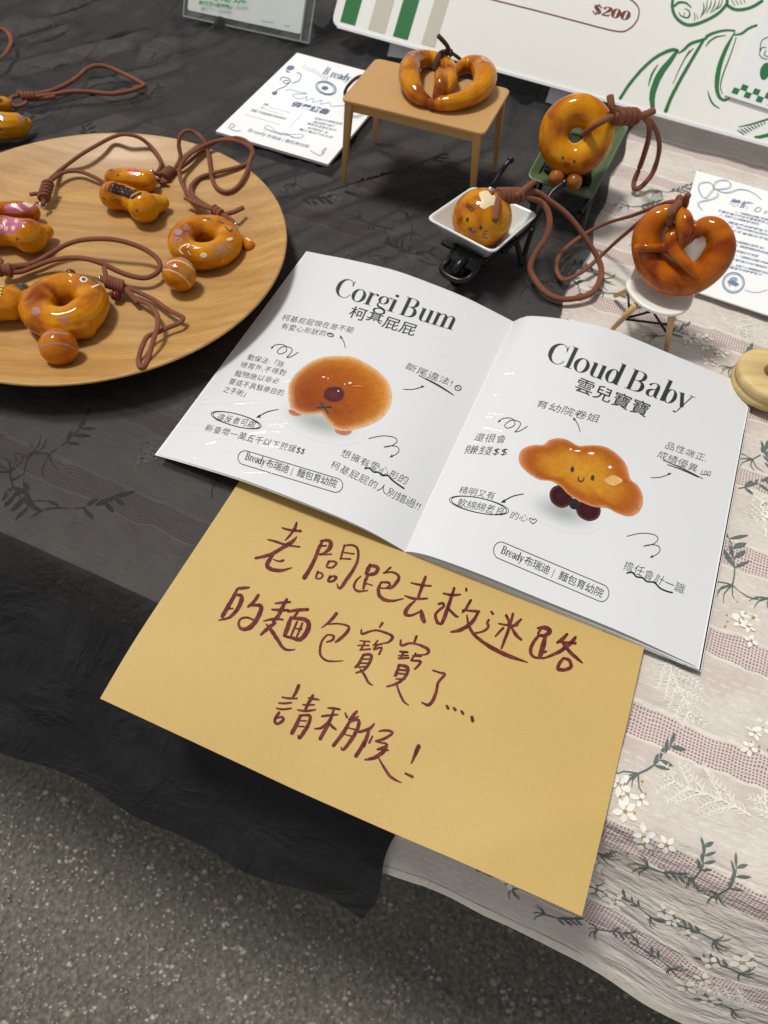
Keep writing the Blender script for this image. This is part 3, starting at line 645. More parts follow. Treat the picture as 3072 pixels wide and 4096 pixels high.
# ================================================================== KRAFT ENVELOPE
KB, KR_ = U(396, 2789), U(2336, 3663); KX = nrm(KR_-KB); KY = np.array([-KX[1], KX[0], 0]); KW = np.linalg.norm(KR_-KB); KH = .178
def kraft_pos(u, v, lift=0):
    u = np.asarray(u, float); v = np.asarray(v, float)
    k = np.clip(1-v/.07, 0, 1)**2; z = .0012-.0075*np.sin(np.pi*np.clip(u/KW, 0, 1))*k-.0030*k*(1-u/KW)+np.clip((.112-v)/.03, 0, 1)*(.0010*np.sin(u*38+v*20)+.0008*np.sin(v*60-u*18)+.0009*noise2(u+2, v+2, 40, 31))-.0065*np.clip((u*.9-v*1.2-KW*.9+.052)/.06, 0, 1)
    sh = 0*v            # the right edge leans out a little
    return KB+KX*(u+sh)[:, None]+KY*v[:, None]+np.array([0, 0, 1.0])*(z+lift)[:, None]
aa, bb = np.meshgrid(np.linspace(0, KW, 50), np.linspace(0, KH, 40)); n, m = aa.shape
Pk = kraft_pos(aa.ravel(), bb.ravel()); fk = [[i*m+j, i*m+j+1, (i+1)*m+j+1, (i+1)*m+j] for i in range(n-1) for j in range(m-1)]
env = thing('kraft_envelope', 'large brown kraft paper sheet with dark red brush handwriting, overhanging the table edge', 'paper sign', tuple(KB))
part('front_sheet', Pk, fk, KRAFT, env); P2 = kraft_pos(aa.ravel(), bb.ravel(), -.0006); part('back_sheet', P2, [q[::-1] for q in fk], KRAFT, env)
ZA, ZB, ZC = zz(800, 1950, 1.8433), zz(1500, 2100, 1.659), zz(900, 2600, 1.5082)
STR = {'A': '''605,298,8 650,312,14 700,318,14 742,322,16|712,260,12 700,300,18 665,350,14 630,388,8|500,385,8 560,400,14 640,425,14 735,438,10|712,365,8 680,400,22 600,450,22 520,495,20 410,522,14|550,480,10 515,530,22 495,575,24 530,605,22 600,612,18 678,592,6|540,530,6 580,545,10 620,535,10 600,550,6
905,395,10 880,440,20 850,520,20 810,600,22 770,665,26|890,395,12 940,390,18 965,410,24 955,450,24 915,485,14 880,495,12 970,492,8|880,432,10 930,430,10|1065,425,12 1050,480,12 1035,530,10|1070,430,10 1120,425,12 1160,450,14 1165,520,16 1140,590,18 1080,680,20 1030,745,16 1010,710,6|1060,480,8 1135,490,10|1040,525,8 1110,528,10|950,545,14 935,585,12 975,590,12 1005,560,14 985,545,12 950,548,10|870,620,12 855,665,12 885,672,10 905,650,12 890,630,10 865,630,8|960,655,14 945,690,14 980,690,14 1005,665,16 985,655,12 955,665,12
1255,570,16 1240,600,24 1225,635,20|1255,575,16 1310,590,22 1295,630,22 1240,645,16|1235,650,18 1215,700,18 1205,745,14|1215,705,10 1270,722,8|1185,655,8 1150,690,12 1135,735,14 1165,765,14 1235,760,8|1405,590,12 1360,630,8|1350,632,8 1420,625,12 1465,655,16 1450,700,20 1410,740,16 1375,742,8|1335,700,12 1385,700,14 1400,720,14 1370,742,10 1330,742,8|1335,700,12 1315,750,20 1325,800,22 1370,832,20 1430,835,14 1500,820,6
280,745,14 320,742,18 360,738,12|275,750,14 240,820,22 200,890,24 165,950,22|250,790,10 305,800,22 300,850,26 265,910,22 215,960,16 140,978,8|190,900,10 240,892,10|430,795,18 400,840,18 355,880,14|360,870,12 440,870,22 450,900,24 420,970,26 370,1030,26 310,1045,20 285,1010,14 300,970,12 350,960,12 410,985,10
640,825,16 610,880,22 575,950,22 540,985,18|555,855,10 610,850,16 665,845,12|530,900,10 590,905,18 650,905,14|470,985,8 540,970,16 610,975,12|555,1000,16 510,1030,22 450,1085,14|490,1010,10 530,1060,22 570,1120,22 610,1180,18 650,1198,14 700,1195,6|650,915,14 720,905,20 795,900,18|720,920,14 690,960,16|670,960,18 650,1020,26 625,1090,22|680,965,16 760,970,24 800,1000,26 790,1060,28 740,1120,24 680,1110,18 620,1095,14|715,990,12 690,1050,14 670,1095,10|755,1000,12 735,1050,14 712,1105,10|700,1040,8 750,1045,10
1005,930,20 970,975,18 930,1010,12 895,1035,6|930,1010,8 1020,1005,10 1095,1025,14 1085,1065,18 1040,1110,20 1000,1140,12|940,1085,8 985,1095,14 975,1125,14 935,1140,10|935,1090,10 900,1130,12 885,1190,14 890,1240,14 930,1275,12 990,1282,10 1055,1278,5
1345,1000,16 1325,1030,12|1190,1050,10 1195,1080,14 1260,1060,12 1310,1055,12 1390,1080,14 1420,1105,18 1390,1140,12 1345,1150,6|1180,1130,8 1250,1137,10|1215,1140,12 1190,1190,12|1165,1165,8 1245,1165,10|1180,1198,10 1255,1192,12|1310,1130,10 1290,1155,10|1275,1163,8 1340,1155,12|1310,1160,12 1280,1195,12 1340,1180,12 1320,1230,12''',
'B': '''335,345,14 315,400,18 285,485,14|240,385,8 300,398,12 370,405,10|198,470,8 260,490,14 345,488,10|265,505,8 220,545,18 200,590,20 240,600,12 310,570,10|305,565,10 312,600,26 325,640,22
455,455,10 510,465,14 565,462,10|525,420,14 500,500,18 465,600,20 440,655,16 410,640,10 400,600,8|605,422,12 606,436,12|420,525,10 450,520,14 455,540,14 425,565,14 400,600,16 415,650,18|490,560,14 530,600,14 550,610,10|635,500,14 600,560,14 580,580,10|580,565,8 640,570,14 690,575,14|685,580,14 640,650,20 570,695,20 505,710,10|610,600,8 620,660,14 650,720,16 720,780,18 800,830,22 900,875,20 1010,912,6
770,575,10 782,590,14|755,630,12 745,650,14 752,675,14 720,705,12 655,720,8|870,600,14 888,640,14 880,660,8|970,625,10 940,655,18 915,675,10|915,590,14 890,680,16 850,790,14 838,820,10|820,655,8 880,665,12 945,668,10|850,685,14 820,715,12 798,740,8|905,680,12 935,730,18 970,762,12
1080,685,12 1130,682,24 1160,705,24 1125,735,20 1085,730,14|1095,700,14 1080,720,10|1130,740,18 1115,800,26 1095,870,24|1110,850,10 1135,840,12|1085,735,14 1050,780,18 1032,830,18 1045,870,14 1100,885,10 1160,870,14 1240,830,20 1310,770,22 1330,745,14|1275,725,14 1240,760,20 1210,780,14|1215,775,12 1330,785,14|1240,775,14 1290,840,18 1340,885,16 1375,915,8|1250,885,14 1225,915,18 1215,955,20 1260,962,18 1300,940,18 1290,900,18 1255,885,14
275,740,14 262,775,12|170,765,10 175,800,14 230,785,12 290,795,12 355,830,18 335,860,10 270,860,6|165,840,10 215,845,12|190,845,12 170,885,14|155,868,8 220,866,8|155,886,10 225,882,10|270,850,8 240,900,10|250,870,8 305,870,12|240,900,10 300,905,14 290,930,12 265,955,12|160,930,14 140,990,18 130,1000,12|160,930,14 215,945,18 205,1000,16 150,1050,14 80,1072,10|150,960,10 205,965,12|145,985,10 200,990,10|140,1022,8 200,1022,8|140,1045,8 160,1110,12 190,1170,12 222,1195,6
385,965,10 430,980,10 462,992,16 420,1045,14 405,1110,16 380,1170,18 350,1195,16 310,1178,8''',
'C': '''835,30,12 805,85,14 785,105,10|835,30,12 880,30,14 875,70,14 840,120,12 790,138,8|825,55,8 870,55,8|815,80,8 862,80,8|805,104,8 855,100,8|815,115,6 840,150,12 865,195,12 890,213,6
1338,338,12 1346,352,14|1380,350,12 1389,362,14|1427,370,12 1436,385,12|1489,406,16 1494,428,16
445,215,16 430,250,16 410,285,12|345,285,8 390,292,10 435,292,8|325,320,8 360,322,10 400,318,8|313,352,8 350,358,10 400,352,8|325,378,14 300,425,14 315,445,12 350,425,14 345,405,12 315,410,8
530,275,14 505,320,16 480,368,12|505,290,8 535,295,12 565,300,8|470,330,8 500,332,10 538,330,8|438,362,8 490,368,12 545,360,8|455,395,14 435,440,18 405,500,20|460,395,10 510,395,14 510,430,16 485,480,18 450,530,16 440,515,6|445,425,6 490,428,8|430,460,6 475,462,8
620,350,6 650,352,12 692,358,10|585,400,10 620,395,12 680,390,8|655,365,10 630,430,18 575,535,18|615,440,10 580,470,12 540,475,6|620,430,8 650,465,14 670,480,8|795,370,12 770,400,16 750,420,12|725,380,8 735,405,12|805,400,6 775,415,12 750,425,8|755,425,12 720,490,18 655,575,18|745,440,8 800,420,14 805,460,18 770,530,18 715,600,14 700,585,5|740,470,6 785,480,8|725,510,6 765,520,8
900,445,8 870,475,16 810,495,12|870,475,12 850,540,18 790,640,18|855,540,10 840,580,12|890,520,8 870,560,10|930,490,8 975,485,12 1010,500,12 960,535,14 910,550,10|920,555,8 980,570,10 920,600,10|975,580,12 960,610,18 900,650,18 845,662,8|930,600,8 985,605,8|925,650,6 960,710,12 1000,765,14 1062,800,6
1168,580,20 1150,625,18 1125,682,8|1088,745,10 1130,765,14'''}
KS = Surf(Pk, fk); ink = Ink(KS, .00018)
for key, mp_, sc in (('A', ZA, 1.8433), ('B', ZB, 1.659), ('C', ZC, 1.508)):
    for st in STR[key].replace('\n', '|').split('|'):
        ink.stroke([tuple(map(float, q.split(','))) for q in st.split()], 5, mp_, sc/1.32, dry=.22)
ink.build('brush_character', MARK, env, gap=2)

# ================================================================== OPEN BOOKLET
BT = [U(1230, 1013), U(630, 1822), U(2051, 1296), U(1618.6, 2214), U(2997.5, 1555), U(2786, 2672)]
PR = {'Lt': [(0, .0012), (.1, .004), (.2246, .0072), (.4317, .0109), (.6, .0105), (.762, .0088), (.9, .0052), (1, .0022)], 'Lb': [(0, .0012), (.15, .0055), (.4, .0108), (.6926, .0112), (.8391, .0094), (.93, .006), (1, .0022)],
      'Rt': [(0, .0022), (.03, .0072), (.0753, .0112), (.2116, .0155), (.3937, .0172), (.6353, .0112), (.8263, .0062), (1, .0015)], 'Rb': [(0, .0022), (.04, .0055), (.1074, .0079), (.2666, .0090), (.4772, .0078), (.7513, .0062), (1, .0012)]}
def page(side, hs=1.0, grow=0.0, dz=0.0, ns=40, nv=16):
    tA, bA, tB, bB = (BT[0], BT[1], BT[2], BT[3]) if side == 'L' else (BT[2], BT[3], BT[4], BT[5])
    s = np.linspace(0, 1, ns+1)
    def prof(k):
        q = cr(PR[side+k], 6); o = np.argsort(q[:, 0]); z = np.interp(s, q[o, 0], q[o, 1]); return z
    zt, zb = prof('t'), prof('b'); P = []
    for i in range(nv+1):
        v = i/nv; vw = v*v*(3-2*v); A_ = tA+(bA-tA)*v; B_ = tB+(bB-tB)*v
        d = bA-tA if side == 'L' else bB-tB
        for k in range(ns+1):
            g0 = s[k] if side == 'R' else 1-s[k]
            q = A_+(B_-A_)*s[k]; q = q+nrm(B_-A_)*(1 if side == 'R' else -1)*grow*g0+nrm(d)*grow*(2*v-1)*.6*g0
            P.append((q[0], q[1], max((zt[k]*(1-vw)+zb[k]*vw)*hs+dz, .0006)))
    f = [[i*(ns+1)+j, (i+1)*(ns+1)+j, (i+1)*(ns+1)+j+1, i*(ns+1)+j+1] for i in range(nv) for j in range(ns)]
    return np.array(P), f
bk = thing('open_booklet', 'open white booklet spread with bread character pages titled Corgi Bum and Cloud Baby', 'booklet', tuple(BT[3]))
pl, fl_ = page('L'); lp = part('left_page', pl, fl_, PAGE, bk, label='left page titled Corgi Bum with a brown bun picture')
pr, fr_ = page('R'); rp = part('right_page', pr, fr_, PAGE, bk, label='right page titled Cloud Baby with a cloud shaped bread picture')
for sd, LS in (('R', ((.95, -.0004), (.62, .0008), (.55, .0012), (.42, .0014), (.34, .0017), (.22, .0019), (.12, .0022))), ('L', ((.96, .0006), (.90, .0012)))):
    for hs, gr in LS: v, f = page(sd, hs, gr, -.0003); part('under_sheet', v, f, SHEET, bk)
v, f = tube([BT[2]+np.array([0, 0, .0016]), BT[3]+np.array([0, 0, .0016])], .0008, 8); part('spine_fold', v, f, SHEET, bk)
SLf, SRt = Surf(pl, fl_), Surf(pr, fr_)
r5, r6, r7, r7b, r8 = zz(600, 1000, 1.5082), zz(600, 1500, 1.4426), zz(1250, 1000, 1.952), zz(1600, 1200, 1.127), zz(1600, 1900, 1.185)
D = serif()
def pill(ink, c0, c1, hv, rx, w=3.0):
    """outlined capsule from cap centre c0 to c1, hv = half height vector, rx = cap reach"""
    c0 = np.array(c0, float); c1 = np.array(c1, float); hv = np.array(hv, float); d = nrm(c1-c0)*rx; pts = []
    for i in range(11): pts.append(c0+hv*math.cos(math.pi*i/10)-d*math.sin(math.pi*i/10))
    q = pts[-1]; e = c1-hv
    for i in range(1, 8): pts.append(q+(e-q)*i/8)
    for i in range(11): pts.append(c1-hv*math.cos(math.pi*i/10)+d*math.sin(math.pi*i/10))
    q = pts[-1]; e = c0+hv
    for i in range(1, 8): pts.append(q+(e-q)*i/8)
    ink.stroke([(p[0], p[1], w) for p in pts], 1, closed=True)
def loop(ink, c, rx, ry, an, w=2.6):
    for k in (0, 1):
        pts = []
        for i in range(22):
            a = 6.283*i/20+.4; R_ = 1+.05*k+.03*math.sin(a*2+k); x, y = rx*R_*math.cos(a), ry*R_*math.sin(a); pts.append((c[0]+x*math.cos(an)-y*math.sin(an), c[1]+x*math.sin(an)+y*math.cos(an), w))
        ink.stroke(pts, 3)
def uline(ink, a, b, w=4):
    a = np.array(a, float); b = np.array(b, float); ink.stroke([(*a, w*.7), (*((a+b)/2+(0, -3)), w), (*b, w*.6)])
def wave(ink, pts, w): ink.stroke([(x, y, w) for x, y in pts], 6)
def brand(ink, P0, P1, up):
    P0 = np.array(P0, float); P1 = np.array(P1, float); d = P1-P0; seriftext(ink, 'Bready', P0, P0+d*.215, np.array(up)*1.05, serif(.10, .04))
    text(ink, '布瑞迪', P0+d*.225, P0+d*.475, np.array(up)*.93, space=-.03); text(ink, '|', P0+d*.505, P0+d*.52, np.array(up)*.95); text(ink, '麵包育幼院', P0+d*.565, P1, np.array(up)*.93, space=-.03)
titleL, penL = Ink(SLf, .00016), Ink(SLf, .00018)
seriftext(titleL, 'Corgi Bum', (1330, 1178), (1812, 1322), (47, -97), D)
text(titleL, '柯基屁屁', (1390, 1263), (1657, 1343), (24, -50), off=.004); brand(titleL, (978, 1838), (1342, 1950), (15, -38))
pill(titleL, r6(548, 478), r6(1072, 637), (8.5, -27), 28)
titleL.build('printed_text', INK, lp, gap=30)
up1 = np.array([11, -26])
for s_, a, b, up in (('柯基屁屁現在是不能', (1124, 1279), (1412, 1331), up1), ('有愛心形狀的', (1120, 1313), (1302, 1345), up1), ('動保法:「除', (986, 1436), (1132, 1470), up1), ('絕育外,不得對', (957, 1466), (1140, 1503), up1), ('寵物施以非必', (935, 1501), (1114, 1536), up1), ('要或不具醫療目的', (911, 1534), (1131, 1583), up1*1.05), ('之手術」', (889, 1566), (996, 1590), up1*1.05),
                     ('違反者可處', (862, 1680), (1018, 1711), up1*1.25), ('新臺幣一萬五千以下罰鍰$$', (815, 1720), (1216, 1818), up1*1.2), ('想擁有愛心形的', (1359, 1820), (1626, 1938), up1*1.35), ('柯基屁屁的人別錯過!!', (1317, 1866), (1676, 2042), up1*1.35), ('斷尾違法!', (1618, 1472), (1806, 1547), up1*1.2)):
    text(penL, s_, a, b, up, jit=.07, off=-.012, shear=.1, space=.02)
loop(penL, (1322, 1340), 12, 7, .2); uline(penL, (1316, 1336), (1330, 1344), 2.5); loop(penL, (1832, 1552), 12, 10, 0); uline(penL, (1825, 1547), (1838, 1558), 2.5)
loop(penL, (945, 1681), 96, 24, math.radians(14)); uline(penL, (1675, 1502), (1815, 1582)); uline(penL, (1703, 1514), (1810, 1577))
penL.arrow(r5(1178, 590), r5(1150, 522)); penL.arrow(r5(775, 963), r5(650, 1008), 3.5, 18); penL.arrow(r7b(15, 403), r7b(105, 390))
SQ = [(735, 590), (755, 575), (790, 570), (820, 582), (822, 612), (785, 628), (768, 612), (800, 585), (842, 588), (858, 605), (838, 636), (825, 648), (850, 645), (895, 618)]
SQ2 = [(1320, 1138), (1400, 1122), (1470, 1130), (1490, 1155), (1460, 1180), (1410, 1190), (1450, 1182), (1490, 1188), (1502, 1210), (1485, 1232), (1452, 1246)]
penL.stroke([(*r5(*p), 2.8) for p in SQ]); penL.arrow(r5(748, 580), r5(733, 592), 2, 12); penL.stroke([(*r5(*p), 2.8) for p in SQ2]); penL.arrow(r5(1465, 1240), r5(1452, 1248), 2, 14)
wave(penL, [r6(*p) for p in ((1240, 540), (1265, 538), (1290, 560), (1318, 562), (1340, 580), (1372, 580), (1392, 602), (1425, 628), (1465, 655))], 6)
penL.build('handwritten_note', INKG, lp, gap=10)
titleR, penR = Ink(SRt, .00016), Ink(SRt, .00018)
seriftext(titleR, 'Cloud Baby', (2178, 1440), (2752, 1640), (50, -106), D)
text(titleR, '雲兒寶寶', (2293, 1554), (2588, 1668), (26, -58), off=.004); brand(titleR, r8(475, 370), r8(955, 580), (17, -40))
pill(titleR, r8(478, 358), r8(955, 560), (10, -32), 30)
titleR.build('printed_text', INK, rp, gap=30)
up2 = np.array([11, -32])
for s_, a, b, up in (('育幼院卷姐', (2139, 1624), (2394, 1690), up2*1.05), ('還很會', (1891, 1762), (2021, 1772), up2*1.15), ('賺錢$$', (1853, 1812), (2026, 1822), up2*1.2), ('品性端正.', (2656, 1789), (2825, 1848), up2), ('成績優異', (2625, 1826), (2786, 1890), up2*1.05), ('100', (2795, 1896), (2840, 1904), up2*.8),
                     ('精明又有', (1832, 1970), (1976, 1998), up2*1.05), ('軟綿綿善良', (1824, 2022), (2013, 2062), up2*1.15), ('的心', (2035, 2070), (2108, 2088), up2), ('擔任會計一職', (2488, 2272), (2733, 2376), up2*1.3)):
    text(penR, s_, a, b, up, jit=.07, off=-.012, shear=.1, space=.02)
HT = [(2131, 2096), (2118, 2082), (2120, 2073), (2129, 2077), (2131, 2081), (2136, 2076), (2145, 2080), (2143, 2088), (2131, 2096)]
penR.stroke([(*p, 2.6) for p in HT]); loop(penR, (1916, 2022), 112, 29, math.radians(11)); uline(penR, r7b(1185, 722), r7b(1365, 806)); uline(penR, r7b(1205, 742), r7b(1345, 800)); uline(penR, r7b(1355, 788), r7b(1398, 794), 2.5)
penR.arrow(r7b(812, 595), r7b(783, 533)); penR.arrow(r7b(1130, 802), r7b(1218, 783)); penR.arrow(r8(585, 90), r8(485, 128), 4, 20)
mv = lambda p: ((r5(*p)[0]-1087)*1.07+1995, (r5(*p)[1]-1391)*1.07+1686); penR.stroke([(*mv(p), 2.8) for p in SQ]); penR.arrow(mv((748, 580)), mv((733, 592)), 2, 12)
mv = lambda p: ((r5(*p)[0]-1475)*1.1+2507, (r5(*p)[1]-1755)*1.15+2146); penR.stroke([(*mv(p), 2.8) for p in SQ2]); penR.arrow(mv((1465, 1240)), mv((1452, 1248)), 2, 14)
wave(penR, [r8(*p) for p in ((1075, 465), (1100, 462), (1120, 482), (1150, 488), (1170, 505), (1205, 510), (1230, 535), (1260, 550), (1290, 558))], 6)
penR.build('handwritten_note', INKG, rp, gap=10)
# the printed pictures
def picture(surf, parent, out, cen, cols, shadow, sc_sh, name, mp_, extras):
    sh = Ink(surf, .00008); C = np.array(mp_(*shadow), float); N_ = 36; pv = []; pc = []; pf = []; pg = np.array([.70, .715, .74])
    for k, t in enumerate(np.linspace(0, 1, 9)):
        for i in range(N_):
            a = 6.283*i/N_; x, y = sc_sh[0]*t*math.cos(a), sc_sh[1]*t*math.sin(a); q = math.radians(18); pv.append(tuple(C+np.array([x*math.cos(q)-y*math.sin(q), x*math.sin(q)+y*math.cos(q)]))); w = (1-t)**1.0; w = w*w*(3-2*w); pc.append((1-.5*w, 1-.48*w, 1-.5*w))
    for k in range(8):
        for i in range(N_): pf.append([k*N_+i, (k+1)*N_+i, (k+1)*N_+(i+1) % N_, k*N_+(i+1) % N_])
    sh.add(pv, pf, pc); sh.build('picture_shadow_print', SHD, parent, colors=True)
    ik = Ink(surf, .00014)
    for e in extras[0]: blob2d(ik, mp_, *e); ik.eps += .00002
    blob2d(ik, mp_, out, cen, cols)
    for e in extras[1]: ik.eps += .00006; blob2d(ik, mp_, *e)
    return ik.build(name, PIC, parent, colors=True)
def blob2d(ik, mp_, out, cen, cols):
    Q = cr([(x, y) for x, y in out], 5, True); c = np.array(cen, float); m_ = len(Q); T = np.linspace(0, 1, 14); v = []; col = []; f = []
    for t in T:
        for i in range(m_):
            p = c+(Q[i]-c)*t; v.append(mp_(*p)); r = np.zeros(3)
            k = [q[0] for q in cols]; base = np.array([np.interp(t, k, [q[1][j] for q in cols]) for j in range(3)]); base2 = np.array([np.interp(t, k, [q[2][j] for q in cols]) for j in range(3)])
            w = np.clip(.5+((p-c)@np.array([.8, -.6]))/900, 0, 1) if len(cols[0]) > 2 else 0
            col.append(tuple(np.clip((base*(1-w)+base2*w)*(.97+.06*random.random()), 0, 1)))
    n0 = 0
    for k in range(len(T)-1):
        for i in range(m_): f.append([k*m_+i, (k+1)*m_+i, (k+1)*m_+(i+1) % m_, k*m_+(i+1) % m_])
    ik.add(v, f, col)
z3 = zz(1150, 1350, 3.318); z4 = zz(2000, 1650, 2.552)
BR_, OR_, TN_, PK_ = (.24, .040, .006), (.44, .12, .010), (.72, .40, .16), (.55, .22, .12)
bun = [(10, 720), (30, 600), (130, 460), (300, 330), (480, 260), (700, 245), (880, 265), (1060, 350), (1230, 470), (1340, 600), (1385, 760), (1360, 920), (1260, 1060), (1110, 1150), (930, 1215), (760, 1245), (650, 1220), (560, 1140), (480, 1050), (430, 1010), (330, 1020), (200, 1020), (90, 980), (25, 900)]
foot = lambda x, y, w, h: ([(x-w, y-h*.5), (x-w*.8, y+h*.5), (x, y+h), (x+w*.7, y+h*.8), (x+w, y), (x, y-h*.5)], (x, y), [(0, (.36, .10, .05), (.36, .10, .05)), (1, (.50, .22, .15), (.5, .22, .15))])
def hl(x, y, w, h, c=(.95, .93, .9)): return ([(x-w, y), (x, y-h), (x+w, y), (x, y+h)], (x, y), [(0, c, c), (.5, c, c), (1, (.7, .4, .2), (.7, .4, .2))])
picture(SLf, lp, bun, (640, 700), [(0, (.30, .055, .006), (.38, .10, .008)), (.6, BR_, OR_), (.84, (.30, .075, .016), (.52, .19, .022)), (.95, (.56, .26, .10), (.66, .34, .10)), (1, (.70, .45, .28), (.74, .50, .28))], (420, 1120), (190, 75), 'bun_picture', z3,
        ([foot(110, 990, 95, 55), foot(740, 1240, 110, 60)], [([(470, 770), (500, 690), (600, 650), (710, 665), (760, 740), (740, 820), (660, 865), (560, 860), (490, 820)], (610, 760), [(0, (.13, .03, .03), (.10, .03, .03)), (.8, (.07, .015, .015), (.09, .02, .02)), (1, (.20, .06, .05), (.2, .06, .05))]), hl(480, 528, 26, 9), hl(540, 548, 14, 6), hl(830, 610, 26, 14), hl(760, 625, 12, 8), hl(675, 718, 12, 12), hl(930, 655, 80, 7, (.6, .28, .12))]))
ik = Ink(SLf, .0006); ik.stroke([(*z3(440, 875), 7), (*z3(485, 930), 8), (*z3(535, 1000), 7)]); ik.stroke([(*z3(388, 935), 5), (*z3(485, 930), 6), (*z3(578, 925), 6)]); ik.build('cross_print', INK, lp)
cloud = [(190, 450), (230, 375), (330, 335), (440, 330), (500, 285), (600, 263), (700, 285), (800, 340), (930, 335), (1070, 350), (1200, 430), (1290, 540), (1330, 680), (1400, 740), (1450, 830), (1455, 940), (1400, 1030), (1310, 1060), (1200, 1030), (1090, 975), (960, 965), (820, 910), (700, 840), (620, 760), (520, 700), (400, 685), (290, 620), (210, 540)]
ball = lambda x, y, w, h: ([(x-w, y-h*.3), (x-w*.6, y-h*.9), (x+w*.3, y-h), (x+w, y-h*.2), (x+w*.8, y+h*.7), (x, y+h), (x-w*.8, y+h*.5)], (x, y), [(0, (.055, .010, .012), (.055, .010, .012)), (.7, (.030, .006, .008), (.035, .007, .008)), (1, (.11, .04, .04), (.10, .035, .035))])
picture(SRt, rp, cloud, (800, 600), [(0, (.58, .26, .022), (.60, .28, .03)), (.5, (.52, .20, .014), (.56, .24, .02)), (.82, (.33, .075, .006), (.38, .10, .008)), (.95, (.46, .15, .04), (.46, .14, .04)), (1, (.62, .30, .16), (.62, .28, .14))], (640, 1010), (170, 75), 'cloud_bread_picture', z4,
        ([ball(620, 860, 115, 115), ball(900, 1000, 125, 110), ([(700, 880), (800, 900), (800, 985), (720, 975)], (750, 930), [(0, (.02, .02, .02), (.02, .02, .02)), (1, (.02, .02, .02), (.02, .02, .02))])], [hl(720, 378, 14, 10), hl(790, 395, 40, 9), hl(930, 420, 38, 14), hl(1120, 562, 22, 18), hl(1155, 700, 95, 55, (.72, .42, .12))]))
ik = Ink(SRt, .0006); ik.disc(*z4(735, 583), 7.5, 11, .15); ik.disc(*z4(942, 670), 7.5, 11, .15); ik.stroke([(*z4(800, 660), 4), (*z4(795, 690), 4.5), (*z4(825, 708), 4.5), (*z4(850, 690), 4.5), (*z4(852, 672), 4)]); ik.build('face_print', INK, rp)

# ================================================================== WOODEN PLATE
PC = np.array([-.2177, .4197, 0.0005])
pt = thing('wooden_plate', 'round light oak wooden plate holding glazed bread charms', 'plate', tuple(PC))
prof = [(0, 0), (.088, 0), (.094, .0012), (.104, .0035), (.118, .0085), (.130, .0145), (.1365, .0182), (.1372, .0192), (.1366, .0200), (.1350, .0198), (.127, .0166), (.115, .0113), (.101, .0070), (.088, .0056), (.05, .0052), (0, .0052)]
v, f = lathe(PC, [tuple(q) for q in cr(prof, 4)], 128); part('plate_body', v, f, PLATEW, pt)
PZ = .0057+.0005

# ================================================================== CORDS AND KNOTS
def cord(parent, px, r=.00140, mat=None, name='cord', closed=False, flat=.85):
    pts = []
    for p in px:
        z = p[2]
        for _ in range(4):                    # keep the cord above the plate's dished surface
            q = U(p[0], p[1], z); d = math.hypot(q[0]-PC[0], q[1]-PC[1])
            if d < .139: z = max(z, PC[2]+np.interp(d, [0, .088, .101, .115, .127, .135, .139], [.0052, .0056, .0070, .0113, .0166, .0198, .020])+r*1.1)
        pts.append(U(p[0], p[1], z))
    r = r*1.18; v, f = tube(pts, r, 10, flat, k=5, closed=closed); return part(name, v, f, mat or SUEDE, parent)
def knot(parent, a, b, r=.0030, wraps=3, mat=None):
    a = np.array(a, float); b = np.array(b, float); d = nrm(b-a); mb = MB(); mb.add(*tube([a, a*.8+b*.2, (a+b)/2, a*.2+b*.8, b], [r*.5, r*.80, r*.84, r*.80, r*.5], 14))
    s = nrm(np.cross(d, (0, 0, 1))); q = np.cross(s, d)
    for i in range(wraps):
        c = a+(b-a)*(.14+.72*i/max(1, wraps-1)); tl = .22
        ring = [c+(r*.72)*(math.cos(t)*s+math.sin(t)*q)+d*(math.cos(t)*r*tl) for t in np.linspace(0, 2*math.pi, 17)[:-1]]
        mb.add(*tube(ring, r*.36, 8, 1.0, closed=True, k=2))
    return mb.build('knot', mat or SUEDE, parent)
def eyelet(parent, c, r=.0022, nrmv=(1, .2, .3)):
    n = nrm(nrmv); s = nrm(np.cross(n, (0, 0, 1))); q = np.cross(n, s)
    mb = MB(); mb.add(*tube([np.array(c)+r*(math.cos(t)*s+math.sin(t)*q) for t in np.linspace(0, 2*math.pi, 17)[:-1]], r*.28, 8, closed=True, k=2)); mb.add(*tube([np.array(c)+q*r*.5+s*k*r*.9 for k in (-1, 0, 1)], r*.3, 8, k=1)); return mb.build('metal_eyelet', METAL, parent)
GR = 'glazed bread charms with brown cords'
def torus(mb, c, R_, r, ex=(1, 0, 0), ey=(0, 1, 0), sy=1.0, n=48, m=20, rz=1.0, wob=.03, seed=0):
    ex = nrm(ex); ey = nrm(ey); ez = np.cross(ex, ey); c = np.array(c, float); v = []; f = []
    for i in range(n):
        a = 6.283185*i/n; d = ex*math.cos(a)+ey*math.sin(a)*sy; rr = r*(1+wob*math.sin(2*a+seed)+wob*.6*math.sin(5*a+seed*2))
        for j in range(m):
            b = 6.283185*j/m; v.append(c+d*(R_+rr*math.cos(b))+ez*rr*rz*math.sin(b))
    for i in range(n):
        for j in range(m): f.append([i*m+j, ((i+1) % n)*m+j, ((i+1) % n)*m+(j+1) % m, i*m+(j+1) % m])
    mb.add(v, f)
def cap(mb, pts, n=14):
    """dough roll through points given as (x, y, radius in photo px, level of its underside)"""
    Q = []
    for x, y, rp_, z0 in pts:
        r = rp_/F*.45; p = U(x, y, z0+r)
        for _ in range(3): dep = np.dot(p-CAM, _f); r = rp_*dep/F; p = U(x, y, z0+r)
        Q.append((*p, r))
    Q = np.array(Q)
    if len(Q) > 1: mb.add(*tube(Q[:, :3], Q[:, 3], n, k=4))
    for q in (Q if len(Q) < 3 else (Q[0], Q[-1])): mb.add(*sphere(q[:3], q[3], 18, 12))
    return Q

